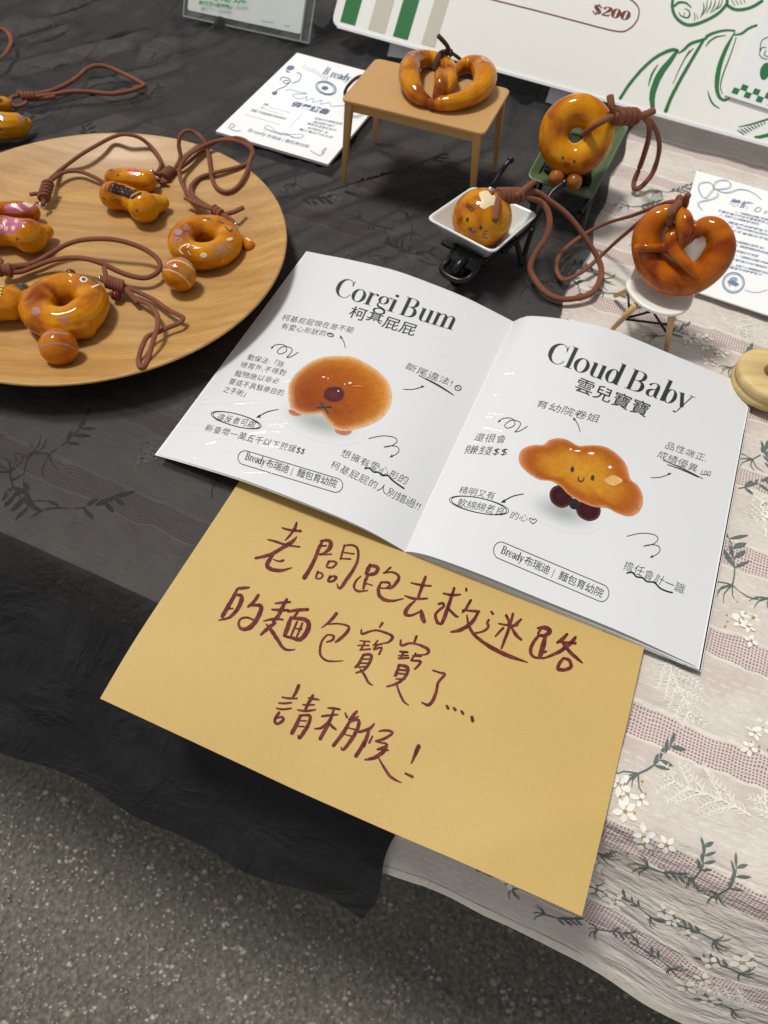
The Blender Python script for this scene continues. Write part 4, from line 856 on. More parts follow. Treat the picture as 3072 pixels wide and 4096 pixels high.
# --- charm: pink dachshund-like bun at the left of the plate
k6 = zz(0, 620, 4.174); k2 = zz(0, 500, 2.0114); k3 = zz(600, 500, 2.2117); k5 = zz(0, 80, 2.765); k9 = zz(0, 1000, 3.318)
t = thing('bread_charm', 'bun charm wrapped in pink polka dot paint at the left of the plate', 'charm', tuple(U(60, 940, PZ)), GR)
mb = MB(); cap(mb, [(-90, 925, 60, PZ), (-20, 922, 62, PZ), (50, 928, 56, PZ), (118, 944, 66, PZ)]); cap(mb, [(118, 935, 56, PZ), (165, 932, 42, PZ+.001), (184, 926, 30, PZ+.002)]); v, f = remesh(mb, .0006, 5, .0003)
bo = part('front_bun', v, f, GL, t); s = Surf(v, f)
ik = Ink(s, .00012); pts = [(0, 1040), (120, 1015), (190, 1025), (280, 1075), (370, 1110), (470, 1140), (380, 1165), (320, 1215), (270, 1270), (210, 1310), (100, 1310), (0, 1295)]
pc_ = np.mean(pts, 0)
def patch(ik, pts, mp_, rings=5):
    Q = cr(pts, 3, True); c = Q.mean(0); m_ = len(Q); v = []; f = []
    for tt_ in np.linspace(0, 1, rings+1): v += [mp_(*(c+(q-c)*tt_)) for q in Q]
    for k in range(rings):
        for i in range(m_): f.append([k*m_+i, (k+1)*m_+i, (k+1)*m_+(i+1) % m_, k*m_+(i+1) % m_])
    ik.add(v, f)
patch(ik, pts, k6); ik.build('pink_patch', P_PINK, bo)
ik = Ink(s, .00024)
for x, y in ((90, 1112), (280, 1100), (105, 1228), (225, 1220), (20, 1200)): ik.disc(*k6(x, y), 9, 10)
ik.build('polka_dots', P_DOT, bo, gap=12); ik = Ink(s, .00014); ik.disc(*k6(290, 1400), 5, 4); ik.build('eye', P_BLACK, bo)
mb = MB(); cap(mb, [(-10, 848, 38, PZ+.002), (45, 848, 42, PZ+.002), (90, 850, 44, PZ+.001), (122, 850, 38, PZ+.001)]); v, f = remesh(mb, .0006, 5, .0002); bo2 = part('back_bun', v, f, GL2, t); s = Surf(v, f)
ik = Ink(s, .00012); patch(ik, [(75, 845), (200, 815), (350, 795), (500, 790), (600, 850), (560, 900), (450, 945), (330, 975), (180, 960), (90, 915)], k6); ik.build('pink_patch', P_PINK, bo2)
ik = Ink(s, .00024); patch(ik, [(370, 805), (450, 785), (540, 800), (545, 850), (480, 880), (430, 850)], k6, 2); patch(ik, [(190, 825), (250, 820), (385, 925), (360, 940), (250, 880)], k6, 2); ik.build('cream_strokes', P_CREAM, bo2, gap=6)
z1 = PZ+.006; eyelet(t, U(168, 823, z1)); knot(t, U(172, 800, z1+.001), U(194, 728, z1+.004), .0042, 5)
cord(t, [(184, 770, z1+.001), (120, 778, z1)], name='cord_tail'); cord(t, [(170, 822, z1), (178, 800, z1+.002)], name='cord_tail')
cord(t, [(190, 745, z1+.003), (199, 719, .014), (225, 694, .012), (249, 674, .011), (323, 619, .010), (398, 575, .014), (447, 550, .022), (497, 537, .026), (557, 550, .024), (606, 589, .017), (639, 634, .011), (644, 665, .009), (628, 692, .009)])
cord(t, [(193, 745, z1+.003), (209, 719, .013), (258, 689, .013), (318, 686, .012), (378, 709, .011), (420, 734, .0095), (445, 750, .009)])

# --- charm: black painted double bun
t = thing('bread_charm', 'double bun charm with a black dotted band, at the far middle of the plate', 'charm', tuple(U(520, 820, PZ)), GR)
mb = MB(); cap(mb, [(454, 783, 54, PZ), (505, 792, 48, PZ), (540, 808, 48, PZ), (574, 828, 61, PZ)]); cap(mb, [(595, 825, 46, PZ), (628, 815, 38, PZ), (648, 812, 29, PZ+.001)]); v, f = remesh(mb, .0006, 5, .0003); bo = part('front_bun', v, f, GLY, t); s = Surf(v, f)
ik = Ink(s, .00012); patch(ik, [(842, 525), (875, 455), (950, 450), (1100, 480), (1175, 530), (1110, 570), (1060, 598), (990, 572), (900, 548)], k2); ik.build('black_band', flatmat('black_band_paint', (.012, .008, .008), .5, .1, spec=.1, Coat_Weight=.25), bo)
ik = Ink(s, .00024)
for i in range(6):
    for j in range(2): ik.disc(*k2(905+i*36+j*14, 495+j*32+i*8), 1.7, 1.7)
ik.build('pink_dots', P_PINK, bo)
ik = Ink(s, .00014)
for x, y in ((830, 585), (843, 592), (1095, 685), (1106, 690)): ik.disc(*k2(x, y), 2.2, 4)
ik.build('eyes', P_BLACK, bo)
mb = MB(); cap(mb, [(455, 714, 36, PZ), (500, 716, 40, PZ), (550, 720, 42, PZ), (584, 724, 42, PZ)]); v, f = remesh(mb, .0006, 5, .0002); bo2 = part('back_bun', v, f, GL, t); s = Surf(v, f)
ik = Ink(s, .00012); patch(ik, [(1010, 365), (1060, 350), (1120, 365), (1125, 395), (1070, 400), (1030, 385)], k2, 2); ik.build('red_spot', P_RED, bo2); ik = Ink(s, .00014); ik.disc(*k2(948, 402), 5, 3); ik.disc(*k2(893, 362), 7, 2.5); ik.build('face_marks', P_BLACK, bo2)
z1 = PZ+.004; eyelet(t, U(612, 690, z1+.004)); knot(t, U(652, 712, z1), U(688, 682, z1+.001), .0046, 4); cord(t, [(668, 728, z1), (640, 722, z1), (600, 712, .0165), (562, 704, .018)], name='cord_tail'); cord(t, [(612, 690, z1+.004), (640, 702, z1), (655, 712, z1)], name='cord_tail'); cord(t, [(645, 735, z1-.001), (655, 710, z1)], name='cord_tail')
cord(t, [(685, 682, z1), (704, 667, .010), (722, 627, .014), (715, 581, .024), (722, 541, .030), (745, 523, .032), (776, 529, .030), (808, 554, .028), (831, 604, .022), (840, 658, .016), (849, 717, .012), (871, 753, .012), (907, 767, .013), (948, 749, .016), (980, 703, .021), (998, 649, .024), (1008, 599, .026), (989, 568, .028), (953, 552, .028), (917, 554, .027), (871, 563, .024), (826, 590, .020), (754, 649, .013), (704, 685, .0095)])

# --- charm: lilac decorated ring
t = thing('bread_charm', 'ring bun charm with lilac and cream painted flowers and a striped ball', 'charm', tuple(U(821, 975, PZ)), GR)
mb = MB(); torus(mb, U(821, 968, PZ+.0094), .0163, .0096, sy=.98, seed=1); v, f = remesh(mb, .0006, 3, .0002); bo = part('ring_bun', v, f, GL, t); s = Surf(v, f)
ik = Ink(s, .00012); LW = 4
for st in (((300, 875), (345, 915), (300, 920), (330, 890)), ((225, 935), (270, 930), (260, 965), (225, 965)), ((205, 995), (285, 1010), (215, 1045), (240, 1000)), ((520, 1095), (600, 1075), (640, 1050), (600, 1110), (570, 1140), (610, 1150), (640, 1090)), ((640, 1040), (690, 1055), (720, 1110), (690, 1150), (650, 1130), (660, 1080), (700, 1090)), ((480, 790), (530, 790))): ik.stroke([(*k3(*p), LW) for p in st])
for x, y in ((612, 952), (215, 1078), (330, 960)): ik.disc(*k3(x, y), 2.5)
patch(ik, [(225, 940), (260, 920), (290, 945), (260, 975), (230, 970)], k3, 2); ik.build('lilac_flowers', P_LILAC, bo, gap=12)
ik = Ink(s, .00014); ik.stroke([(*k3(*p), 5) for p in ((290, 1140), (262, 1105), (290, 1070), (350, 1055), (330, 1085))]); ik.stroke([(*k3(*p), 4) for p in ((370, 1065), (430, 1085))]); ik.stroke([(*k3(*p), 3) for p in ((335, 1115), (360, 1150))]); ik.disc(*k3(475, 1150), 14, 11); ik.disc(*k3(705, 1010), 14, 6, -.2); ik.disc(*k3(648, 1200), 3); ik.build('cream_marks', P_CREAM, bo)
ik = Ink(s, .00014)
for st in (((475, 830), (520, 830), (560, 850)), ((600, 850), (650, 870), (620, 860)), ((665, 900), (700, 935), (735, 925), (705, 945))): ik.stroke([(*k3(*p), 5) for p in st])
ik.build('green_marks', P_GREEN, bo)
mb = MB(); cap(mb, [(718, 1097, 67, PZ)]); v, f = mb.v, mb.f; bl = part('ball', v, f, GL, t); s = Surf(v, f)
for mt, L in ((P_DOT, [((150, 1225), (200, 1200), (270, 1205), (340, 1240), (395, 1290)), ((120, 1280), (180, 1285), (260, 1320), (320, 1370), (358, 1425))]), (P_LILAC, [((265, 1175), (320, 1195), (375, 1245)), ((135, 1240), (210, 1245), (280, 1270), (340, 1320), (385, 1380))])):
    ik = Ink(s, .00012)
    for st in L: ik.stroke([(*k3(*p), 5.5) for p in st], 8)
    ik.build('stripe', mt, bl, gap=1)
mb = MB(); cap(mb, [(965, 965, 20, PZ+.001), (985, 972, 24, PZ), (999, 986, 24, PZ)]); v, f = remesh(mb, .0005, 3); bl = part('small_ear_bun', v, f, GL2, t); ik = Ink(Surf(v, f), .00012); ik.disc(*k3(872, 1005), 13, 8, .5); ik.build('cream_spot', P_CREAM, bl)
eyelet(t, U(948, 902, PZ+.012)); knot(t, U(852, 836, PZ+.012), U(888, 860, PZ+.013), .0036, 3)
cord(t, [(885, 858, PZ+.013), (916, 872, PZ+.013), (948, 902, PZ+.011)], name='cord_tail'); cord(t, [(895, 858, PZ+.012), (935, 848, PZ+.012), (973, 830, PZ+.012)], .0016, name='cord_tail'); cord(t, [(850, 838, PZ+.011), (790, 815, PZ+.009), (740, 792, PZ+.008)], name='cord_tail')
cord(t, [(858, 842, PZ+.012), (836, 834, .016), (790, 812, .014), (749, 771, .013), (722, 717, .014), (720, 672, .017), (745, 631, .021), (794, 595, .024), (853, 568, .027), (917, 560, .029), (975, 574, .030), (1012, 610, .027), (989, 652, .023), (944, 670, .019), (871, 688, .014), (803, 708, .012), (767, 740, .011), (765, 767, .011), (790, 798, .012), (835, 826, .015), (858, 840, PZ+.012)])

# --- charm: large ring at the front of the plate
t = thing('bread_charm', 'largest ring bun charm with white ringed eyes and mauve dots, front of the plate', 'charm', tuple(U(271, 1226, PZ)), GR)
mb = MB(); c = U(266, 1222, PZ+.0104); torus(mb, c, .0162, .0106, ex=(1, -.12, 0), ey=(.12, 1, 0), seed=2, wob=.05); cap(mb, [(130, 1212, 56, PZ+.0005), (160, 1270, 66, PZ), (240, 1306, 60, PZ), (330, 1300, 56, PZ-.001)]); v, f = remesh(mb, .0006, 3, .00025); bo = part('ring_bun', v, f, GL, t); s = Surf(v, f)
ik = Ink(s, .00014); ik.disc(*k2(672, 1243), 16, 11, .1, 16); ik.stroke([(*k2(560, 1200), 6), (*k2(575, 1215), 6)]); ik.stroke([(*k2(740, 1305), 6), (*k2(795, 1283), 6)]); ik.build('white_marks', P_WHITE, bo, gap=12)
ik = Ink(s, .00024); ik.disc(*k2(674, 1243), 9.5, 6, .2, 12); ik.disc(*k2(748, 1245), 4, 3); ik.stroke([(*k2(535, 1188), 4), (*k2(600, 1192), 4)]); ik.build('pupils', P_BLACK, bo)
ik = Ink(s, .00014); ik.disc(*k2(290, 1497), 19, 17, 0, 18); ik.disc(*k2(515, 1562), 18, 16, 0, 18); ik.build('mauve_dots', P_MAUVE, bo, gap=12)
mb = MB(); cap(mb, [(235, 1388, 75, PZ)]); bl = part('ball', mb.v, mb.f, GL2, t); ik = Ink(Surf(mb.v, mb.f), .00012)
for st in (((345, 1700), (400, 1675), (470, 1672), (540, 1685)), ((325, 1785), (380, 1765), (450, 1755), (540, 1770), (605, 1800))): ik.stroke([(*k2(*p), 9) for p in st], 8)
ik.build('mauve_stripe', P_MAUVE, bl, gap=3)
for q in ((464, 1182, 21, .001), (283, 1096, 20, .008)): mb = MB(); cap(mb, [(q[0], q[1], q[2], PZ+q[3])]); part('ear_ball', mb.v, mb.f, DARKB, t)
z1 = PZ+.010; eyelet(t, U(405, 1116, z1)); knot(t, U(416, 1122, z1), U(500, 1150, z1-.003), .0044, 6)
cord(t, [(400, 1112, z1), (420, 1122, z1)], .0018, name='cord_tail'); cord(t, [(427, 1118, z1+.002), (420, 1090, z1+.004), (416, 1070, z1+.004)], name='cord_tail'); cord(t, [(495, 1150, z1-.003), (525, 1180, z1-.004), (553, 1213, z1-.006)], .0017, name='cord_tail')
cord(t, [(490, 1145, z1-.003), (502, 1148, .012), (560, 1172, .011), (620, 1202, .011), (668, 1236, .012), (718, 1262, .014), (732, 1272, .014), (718, 1292, .014), (668, 1312, .013), (630, 1330, .014), (590, 1346, .016), (566, 1392, .018), (554, 1440, .017), (558, 1464, .016), (572, 1466, .016), (592, 1435, .017), (612, 1365, .020), (630, 1305, .019), (627, 1256, .016), (597, 1221, .013), (547, 1196, .011), (495, 1158, .012)])

# --- charm: yellow and green bun cut by the left of the picture
t = thing('bread_charm', 'bun charm with yellow and black paint at the front left of the plate', 'charm', tuple(U(20, 1210, PZ)), GR)
mb = MB(); cap(mb, [(-60, 1215, 70, PZ), (-10, 1212, 72, PZ), (42, 1214, 66, PZ)]); cap(mb, [(60, 1185, 48, PZ), (92, 1160, 28, PZ+.004)]); v, f = remesh(mb, .0006, 5, .0003); bo = part('bun', v, f, GL, t); s = Surf(v, f)
ik = Ink(s, .00012); patch(ik, [(-60, 460), (30, 452), (65, 458), (40, 500), (20, 560), (5, 620), (-50, 620)], k9, 3); ik.build('yellow_patch', P_YEL, bo)
ik = Ink(s, .00022); patch(ik, [(170, 452), (260, 436), (340, 445), (385, 480), (340, 515), (300, 535), (240, 500)], k9, 3)
for x, y in ((20, 500), (8, 540), (2, 580), (55, 470)): ik.stroke([(*k9(x-18, y), 4), (*k9(x+22, y+8), 4)])
ik.build('black_marks', P_GREEN, bo)
z1 = PZ+.009; eyelet(t, U(2, 1042, z1)); knot(t, U(-8, 1078, z1), U(46, 1082, z1-.001), .0046, 2); cord(t, [(40, 1068, z1), (80, 1065, .013), (118, 1060, .012)], .0022, name='cord_tail'); cord(t, [(2, 1042, z1), (0, 1075, z1)], .0018, name='cord_tail')
cord(t, [(42, 1075, z1), (90, 1066, .012), (145, 1047, .012), (199, 1017, .013), (258, 982, .016), (318, 962, .019), (398, 955, .022), (477, 962, .022), (557, 987, .019), (616, 1022, .016), (640, 1057, .014), (628, 1090, .013), (587, 1111, .013), (537, 1107, .014), (477, 1087, .016), (408, 1054, .019), (338, 1034, .020), (268, 1032, .018), (199, 1044, .014), (139, 1067, .012), (85, 1087, .012), (42, 1090, z1-.001)], .0016)

# --- charm lying on the black cloth, upper left
t = thing('bread_charm', 'bun charm lying on the black cloth beyond the plate with a long cord loop', 'charm', tuple(U(60, 500, .001)), GR)
mb = MB(); cap(mb, [(-60, 500, 50, .001), (-10, 503, 52, .001), (30, 506, 52, .001), (65, 505, 48, .001)]); cap(mb, [(80, 500, 38, .001), (106, 494, 24, .003)]); v, f = remesh(mb, .0006, 5, .0003); bo = part('front_bun', v, f, GLY, t); s = Surf(v, f)
ik = Ink(s, .00012); patch(ik, [(-60, 1040), (30, 1050), (60, 1058), (30, 1100), (0, 1120), (-50, 1110)], k5, 2); ik.build('black_patch', P_GREEN, bo); ik = Ink(s, .00012); patch(ik, [(185, 1060), (250, 1060), (310, 1095), (280, 1110), (240, 1125)], k5, 2); ik.build('mauve_patch', P_MAUVE, bo)
ik = Ink(s, .00014); ik.disc(*k5(8, 1210), 3, 5); ik.disc(*k5(24, 1207), 3, 5); ik.build('eyes', P_BLACK, bo)
mb = MB(); cap(mb, [(-40, 416, 30, .001), (0, 418, 32, .001), (16, 419, 30, .001)]); v, f = remesh(mb, .0006, 4); bo2 = part('back_bun', v, f, GLY, t); ik = Ink(Surf(v, f), .00012); patch(ik, [(-30, 870), (15, 870), (30, 890), (0, 915), (-30, 910)], k5, 2); ik.build('black_patch', P_GREEN, bo2)
eyelet(t, U(47, 412, .006)); knot(t, U(84, 388, .005), U(142, 385, .005), .0040, 4)
cord(t, [(90, 382, .005), (60, 385, .005), (42, 395, .006), (44, 412, .006), (60, 426, .005), (92, 420, .004), (105, 408, .004)], .0016, name='cord_tail'); cord(t, [(84, 380, .006), (75, 365, .008)], .0020, name='cord_tail'); cord(t, [(140, 396, .003), (180, 392, .003), (222, 387, .003)], .0020, name='cord_tail')
cord(t, [(140, 378, .005), (203, 364, .004), (260, 340, .004), (307, 311, .005), (347, 277, .006), (383, 263, .007), (427, 267, .006), (488, 292, .004), (542, 319, .004), (572, 336, .004), (575, 343, .004), (542, 357, .003), (488, 371, .003), (434, 375, .003), (362, 368, .003), (289, 366, .004), (217, 377, .004), (140, 388, .005)], .0018)
t = thing('cord_loop', 'loop of brown suede cord alone on the black cloth at the upper left', 'cord', tuple(U(20, 180, .002)))
cord(t, [(-60, 170, .003), (-30, 128, .003), (0, 117, .003), (22, 122, .003), (40, 145, .003), (45, 170, .003), (33, 200, .003), (0, 239, .003), (-40, 250, .003), (-65, 215, .003)], .0018, closed=True)

# ================================================================== CERTIFICATE CARDS
def flatcard(name, label, TL, BL, BRc, mat, z=.0012, th=.0009):
    tl, bl, br = U(*TL, z), U(*BL, z), U(*BRc, z); tr = tl+br-bl; v, f = slab([bl, br, tr, tl], th, .0012, 3)
    t = thing(name, label, 'card', tuple(bl)); o = part('card_sheet', v, f, mat, t, smooth=False); return t, o, Surf([bl, br, tr, tl], [[0, 1, 2, 3]])
cz = zz(850, 200, 2.370)
t, o, s = flatcard('certificate_card', 'white card printed with a blue ribbon certificate, lying on the black cloth behind the plate', (1188, 211), (862, 525), (1312, 657), CARD, .0042, .0022)
ik = Ink(s, .00012); seriftext(ik, 'B', cz(1040, 225), cz(1085, 240), (28, -36), serif(.14, .03)); seriftext(ik, 'ready', cz(1110, 255), cz(1290, 300), (24, -36), serif(.14, .04))
text(ik, '領養證書', cz(735, 530), cz(1090, 612), (20, -22), off=.03)
for st in (((720, 150), (700, 190), (730, 215), (700, 205)), ((800, 215), (840, 235), (820, 290), (760, 315)), ((640, 290), (660, 260), (720, 270), (740, 300), (690, 320), (670, 295), (720, 290)), ((740, 300), (690, 345), (620, 375), (600, 400))): ik.stroke([(*cz(*p), 4) for p in st])
patch(ik, [(710, 160), (760, 145), (775, 180), (720, 195)], cz, 1); patch(ik, [(560, 405), (600, 390), (615, 415), (580, 430)], cz, 1)
for i in range(12): x, y = 850+i*20, 140+i*11+8*math.sin(i*.9); ik.stroke([(*cz(x+25, y-8), 1.5), (*cz(x+10, y+32), 2.2)])
for k in range(2):
    ik.stroke([(*cz(1075+(95-18*k)*math.cos(a), 362+(62-12*k)*math.sin(a)+18*math.cos(a)), 5-2*k) for a in np.linspace(0, 6.28, 21)[:-1]], 2, closed=True)
ik.disc(*cz(1065, 362), 14, 9); ik.build('blue_print', NAVY, o, gap=12)
ik = Ink(s, .00012); ik.stroke([(*cz(*p), 3) for p in ((690, 385), (740, 375), (800, 395), (900, 415), (790, 420), (760, 440), (830, 465), (900, 440), (880, 480), (960, 460), (950, 500), (1040, 475), (1020, 515), (1110, 500), (1130, 535), (1250, 525))], 4)
for a, b in (((540, 545), (735, 595)), ((490, 560), (680, 620)), ((310, 610), (650, 712)), ((855, 600), (725, 740))): ik.stroke([(*cz(*a), 1.6), (*cz(*b), 1.6)])
ik.stroke([(*cz(*p), 2.4) for p in ((500, 720), (540, 720), (600, 770), (660, 800), (740, 800), (840, 800), (860, 820), (800, 835), (720, 810), (640, 800), (560, 765), (500, 755), (495, 730))], 5); ik.stroke([(*cz(*p), 2.4) for p in ((500, 735), (560, 775), (620, 790), (700, 790), (760, 830), (850, 830))], 5)
ik.build('fine_blue_lines', NAVYL, o, gap=12)
ik = Ink(s, .00013)
text(ik, '領養人', cz(475, 520), cz(540, 538), (10, -10)); text(ik, '於', cz(452, 555), cz(480, 562), (10, -10)); text(ik, '領養了布瑞迪麵包育幼院的', cz(355, 578), cz(690, 665), (11, -11)); text(ik, 'Bready', cz(330, 772), cz(500, 818), (14, -18)); text(ik, '布瑞迪 | 麵包育幼院', cz(505, 822), cz(905, 930), (12, -13))
for i, (a, b) in enumerate((((960, 655), (1220, 712)), ((950, 690), (1150, 735)), ((890, 705), (1165, 775)), ((895, 745), (1090, 795)), ((815, 760), (1135, 840)))): text(ik, ('我會好好照顧這個', '麵包寶寶不離不', '棄給他溫暖的家和', '每天都陪他一起', '曬太陽出門去玩耍')[i], cz(*a), cz(*b), (9, -10))
ik.stroke([(*cz(*p), 3) for p in ((150, 745), (180, 700), (210, 720), (170, 750), (240, 770), (265, 760))], 4); ik.stroke([(*cz(*p), 3) for p in ((930, 955), (970, 980), (1030, 1000), (1080, 930), (1040, 960), (1050, 990))], 4); ik.build('small_print', flatmat('blue_grey_print', (.17, .23, .33), .5, .15), o, gap=12)
cz = zz(2600, 600, 3.161)
t, o, s = flatcard('certificate_card', 'white card with a pale blue bow and rows of tiny text on floral cloth', (2787, 682), (2660, 1125), (3330, 1345), CARD, .0022, .0010)
ik = Ink(s, .00012); text(ik, '養護', cz(985, 690), cz(1270, 750), (16, -30), off=.02)
rows = ['一、麵包寶寶怕水怕潮請保持乾燥喔', '不要放進口中也不要丟到地上', '二、如果不小心弄髒請用乾布擦拭', '請溫柔地輕輕對待', '三、天氣太熱時請放在陰涼的地方', '才不會融化變形', '每個寶寶都是手工製作獨一無二', '四、若有損壞請帶回育幼院檢查', '我們會好好照顧']
for i, (x0, y0, L) in enumerate(((1070, 780, 430), (850, 765, 650), (870, 815, 500), (985, 910, 520), (1010, 960, 500), (1020, 1015, 480), (1060, 1150, 380), (1065, 1200, 440), (1040, 1265, 330), (1070, 1330, 430), (1040, 1380, 470), (1010, 1440, 500), (1000, 1480, 420))): text(ik, rows[i % 9], cz(x0, y0+12), cz(x0+L, y0+12+L*.25), (6, -9), off=.02)
for k in range(2): ik.stroke([(*cz(1055+(118+18*k)*math.cos(a), 1680+(108+20*k)*math.sin(a)), 2.5+2.5*k) for a in np.linspace(0, 6.28, 25)[:-1]], 2, closed=True)
ik.disc(*cz(1050, 1685), 25, 9, .3); ik.stroke([(*cz(1000, 1700), 4), (*cz(1010, 1730), 3)]); ik.stroke([(*cz(1080, 1710), 4), (*cz(1085, 1735), 3)]); ik.build('blue_print', flatmat('slate_blue_print', (.16, .22, .36), .5, .15), o, gap=12)
ik = Ink(s, .00012)
for off in (0, 14):
    for st in (((800, 480), (780, 430), (710, 405), (620, 430), (610, 500), (650, 580), (700, 605), (760, 540), (800, 490)), ((800, 480), (820, 410), (900, 380), (980, 390), (1015, 440), (980, 480), (860, 495), (800, 490)), ((830, 500), (920, 535), (1010, 530), (1120, 495), (1230, 510), (1330, 560), (1395, 620)), ((850, 540), (840, 590), (740, 630), (640, 650), (600, 690), (650, 755))): ik.stroke([(*cz(p[0]+off, p[1]+off*.8), 2.6) for p in st], 5)
ik.stroke([(*cz(*p), 4) for p in ((1320, 760), (1370, 725), (1405, 750), (1370, 785), (1320, 770))], 4); ik.stroke([(*cz(*p), 3) for p in ((1200, 1770), (1290, 1800), (1380, 1800), (1480, 1770))], 4); ik.stroke([(*cz(*p), 3) for p in ((1440, 790), (1480, 770), (1470, 800), (1440, 800))], 4); ik.disc(*cz(1055, 1640), 17, 11); ik.build('pale_blue_print', NAVYL, o, gap=12)

# ================================================================== MINIATURE TABLE
hT = .0655; tc = [U(1377, 398, hT), U(1944, 536, hT), U(2030, 344, hT), U(1494, 241, hT)]; ctr = sum(tc)/4; dx = nrm(tc[1]-tc[0]); dy = np.array([-dx[1], dx[0], 0])
hw, hd = .0555, .0348; cs = [ctr-dx*hw-dy*hd, ctr+dx*hw-dy*hd, ctr+dx*hw+dy*hd, ctr-dx*hw+dy*hd]
t = thing('miniature_table', 'tan toy table with four tapered legs standing on the black cloth', 'toy table', (ctr[0], ctr[1], 0))
v, f = slab(cs, .0026, .006, 6, .0006); part('tabletop', v, f, TANP, t, smooth=False)
ins = .0045
for a, b in ((0, 1), (1, 2), (2, 3), (3, 0)):
    q = [c+nrm(ctr-c)*ins*1.5*np.array([1, 1, 0]) for c in cs]; p0, p1 = q[a]+np.array([0, 0, -.0056]), q[b]+np.array([0, 0, -.0056]); v, f = bar(p0, p1, .0016, .0016, fl=4.0); part('apron', v, f, TANP, t, smooth=False)
for c in cs:
    top = c+nrm(ctr-c)*ins*1.5*np.array([1, 1, 0])+np.array([0, 0, -.0026]); ft = c-nrm(ctr-c)*.0005; ft = np.array([ft[0]*.97+ctr[0]*.03, ft[1]*.97+ctr[1]*.03, .0004]); v, f = bar(top, ft, .0056, .0030, up=dx); part('leg', v, f, TANP, t, smooth=False)
# pretzel lying on it
pz = zz(1000, 0, 1.508)
t = thing('pretzel_charm', 'glazed pretzel charm with dark cord lying on the tan toy table', 'charm', tuple(U(1780, 330, hT)), 'glazed pretzel charms')
mb = MB(); zb = hT+.0002
L = [(1085, 620, 26), (1025, 585, 42), (978, 525, 56), (962, 445, 64), (988, 378, 56), (1060, 352, 44), (1140, 368, 42), (1200, 415, 44), (1205, 485, 42), (1180, 540, 32)]; cap(mb, [(*pz(x, y), r/1.508*1.08, zb+(.0040 if i > 6 else 0)) for i, (x, y, r) in enumerate(L)])
L = [(1100, 630, 28), (1200, 622, 42), (1300, 598, 48), (1382, 545, 58), (1418, 472, 68), (1395, 412, 60), (1330, 388, 46), (1275, 408, 36), (1235, 440, 30)]; cap(mb, [(*pz(x, y), r/1.508*1.08, zb+(.0005 if i > 6 else 0)) for i, (x, y, r) in enumerate(L)])
cap(mb, [(*pz(1150, 455), 25, zb+.010), (*pz(1148, 505), 26, zb+.009), (*pz(1125, 575), 17, zb+.006)]); v, f = remesh(mb, .0007, 2, .00025); part('pretzel', v, f, GL, t)
zc = hT+.015; knot(t, U(1784, 206, zc), U(1808, 214, zc), .0026, 2, SUEDE2); cord(t, [(1797, 206, zc), (1785, 178, zc+.006), (1752, 142, zc+.012)], .0016, SUEDE2, 'cord_tail'); cord(t, [(1795, 206, zc), (1765, 212, zc), (1745, 245, zc-.001), (1742, 285, zc-.006)], .0018, SUEDE2, 'cord_tail')
cord(t, [(1806, 212, zc), (1835, 232, hT+.003), (1860, 262, hT-.008), (1840, 300, .030), (1720, 350, .006), (1560, 390, .004), (1440, 420, .006), (1392, 400, .014), (1380, 370, .022), (1398, 336, .029), (1436, 307, .030), (1480, 310, .026), (1530, 340, .010), (1600, 400, .003)], .0013, SUEDE2)

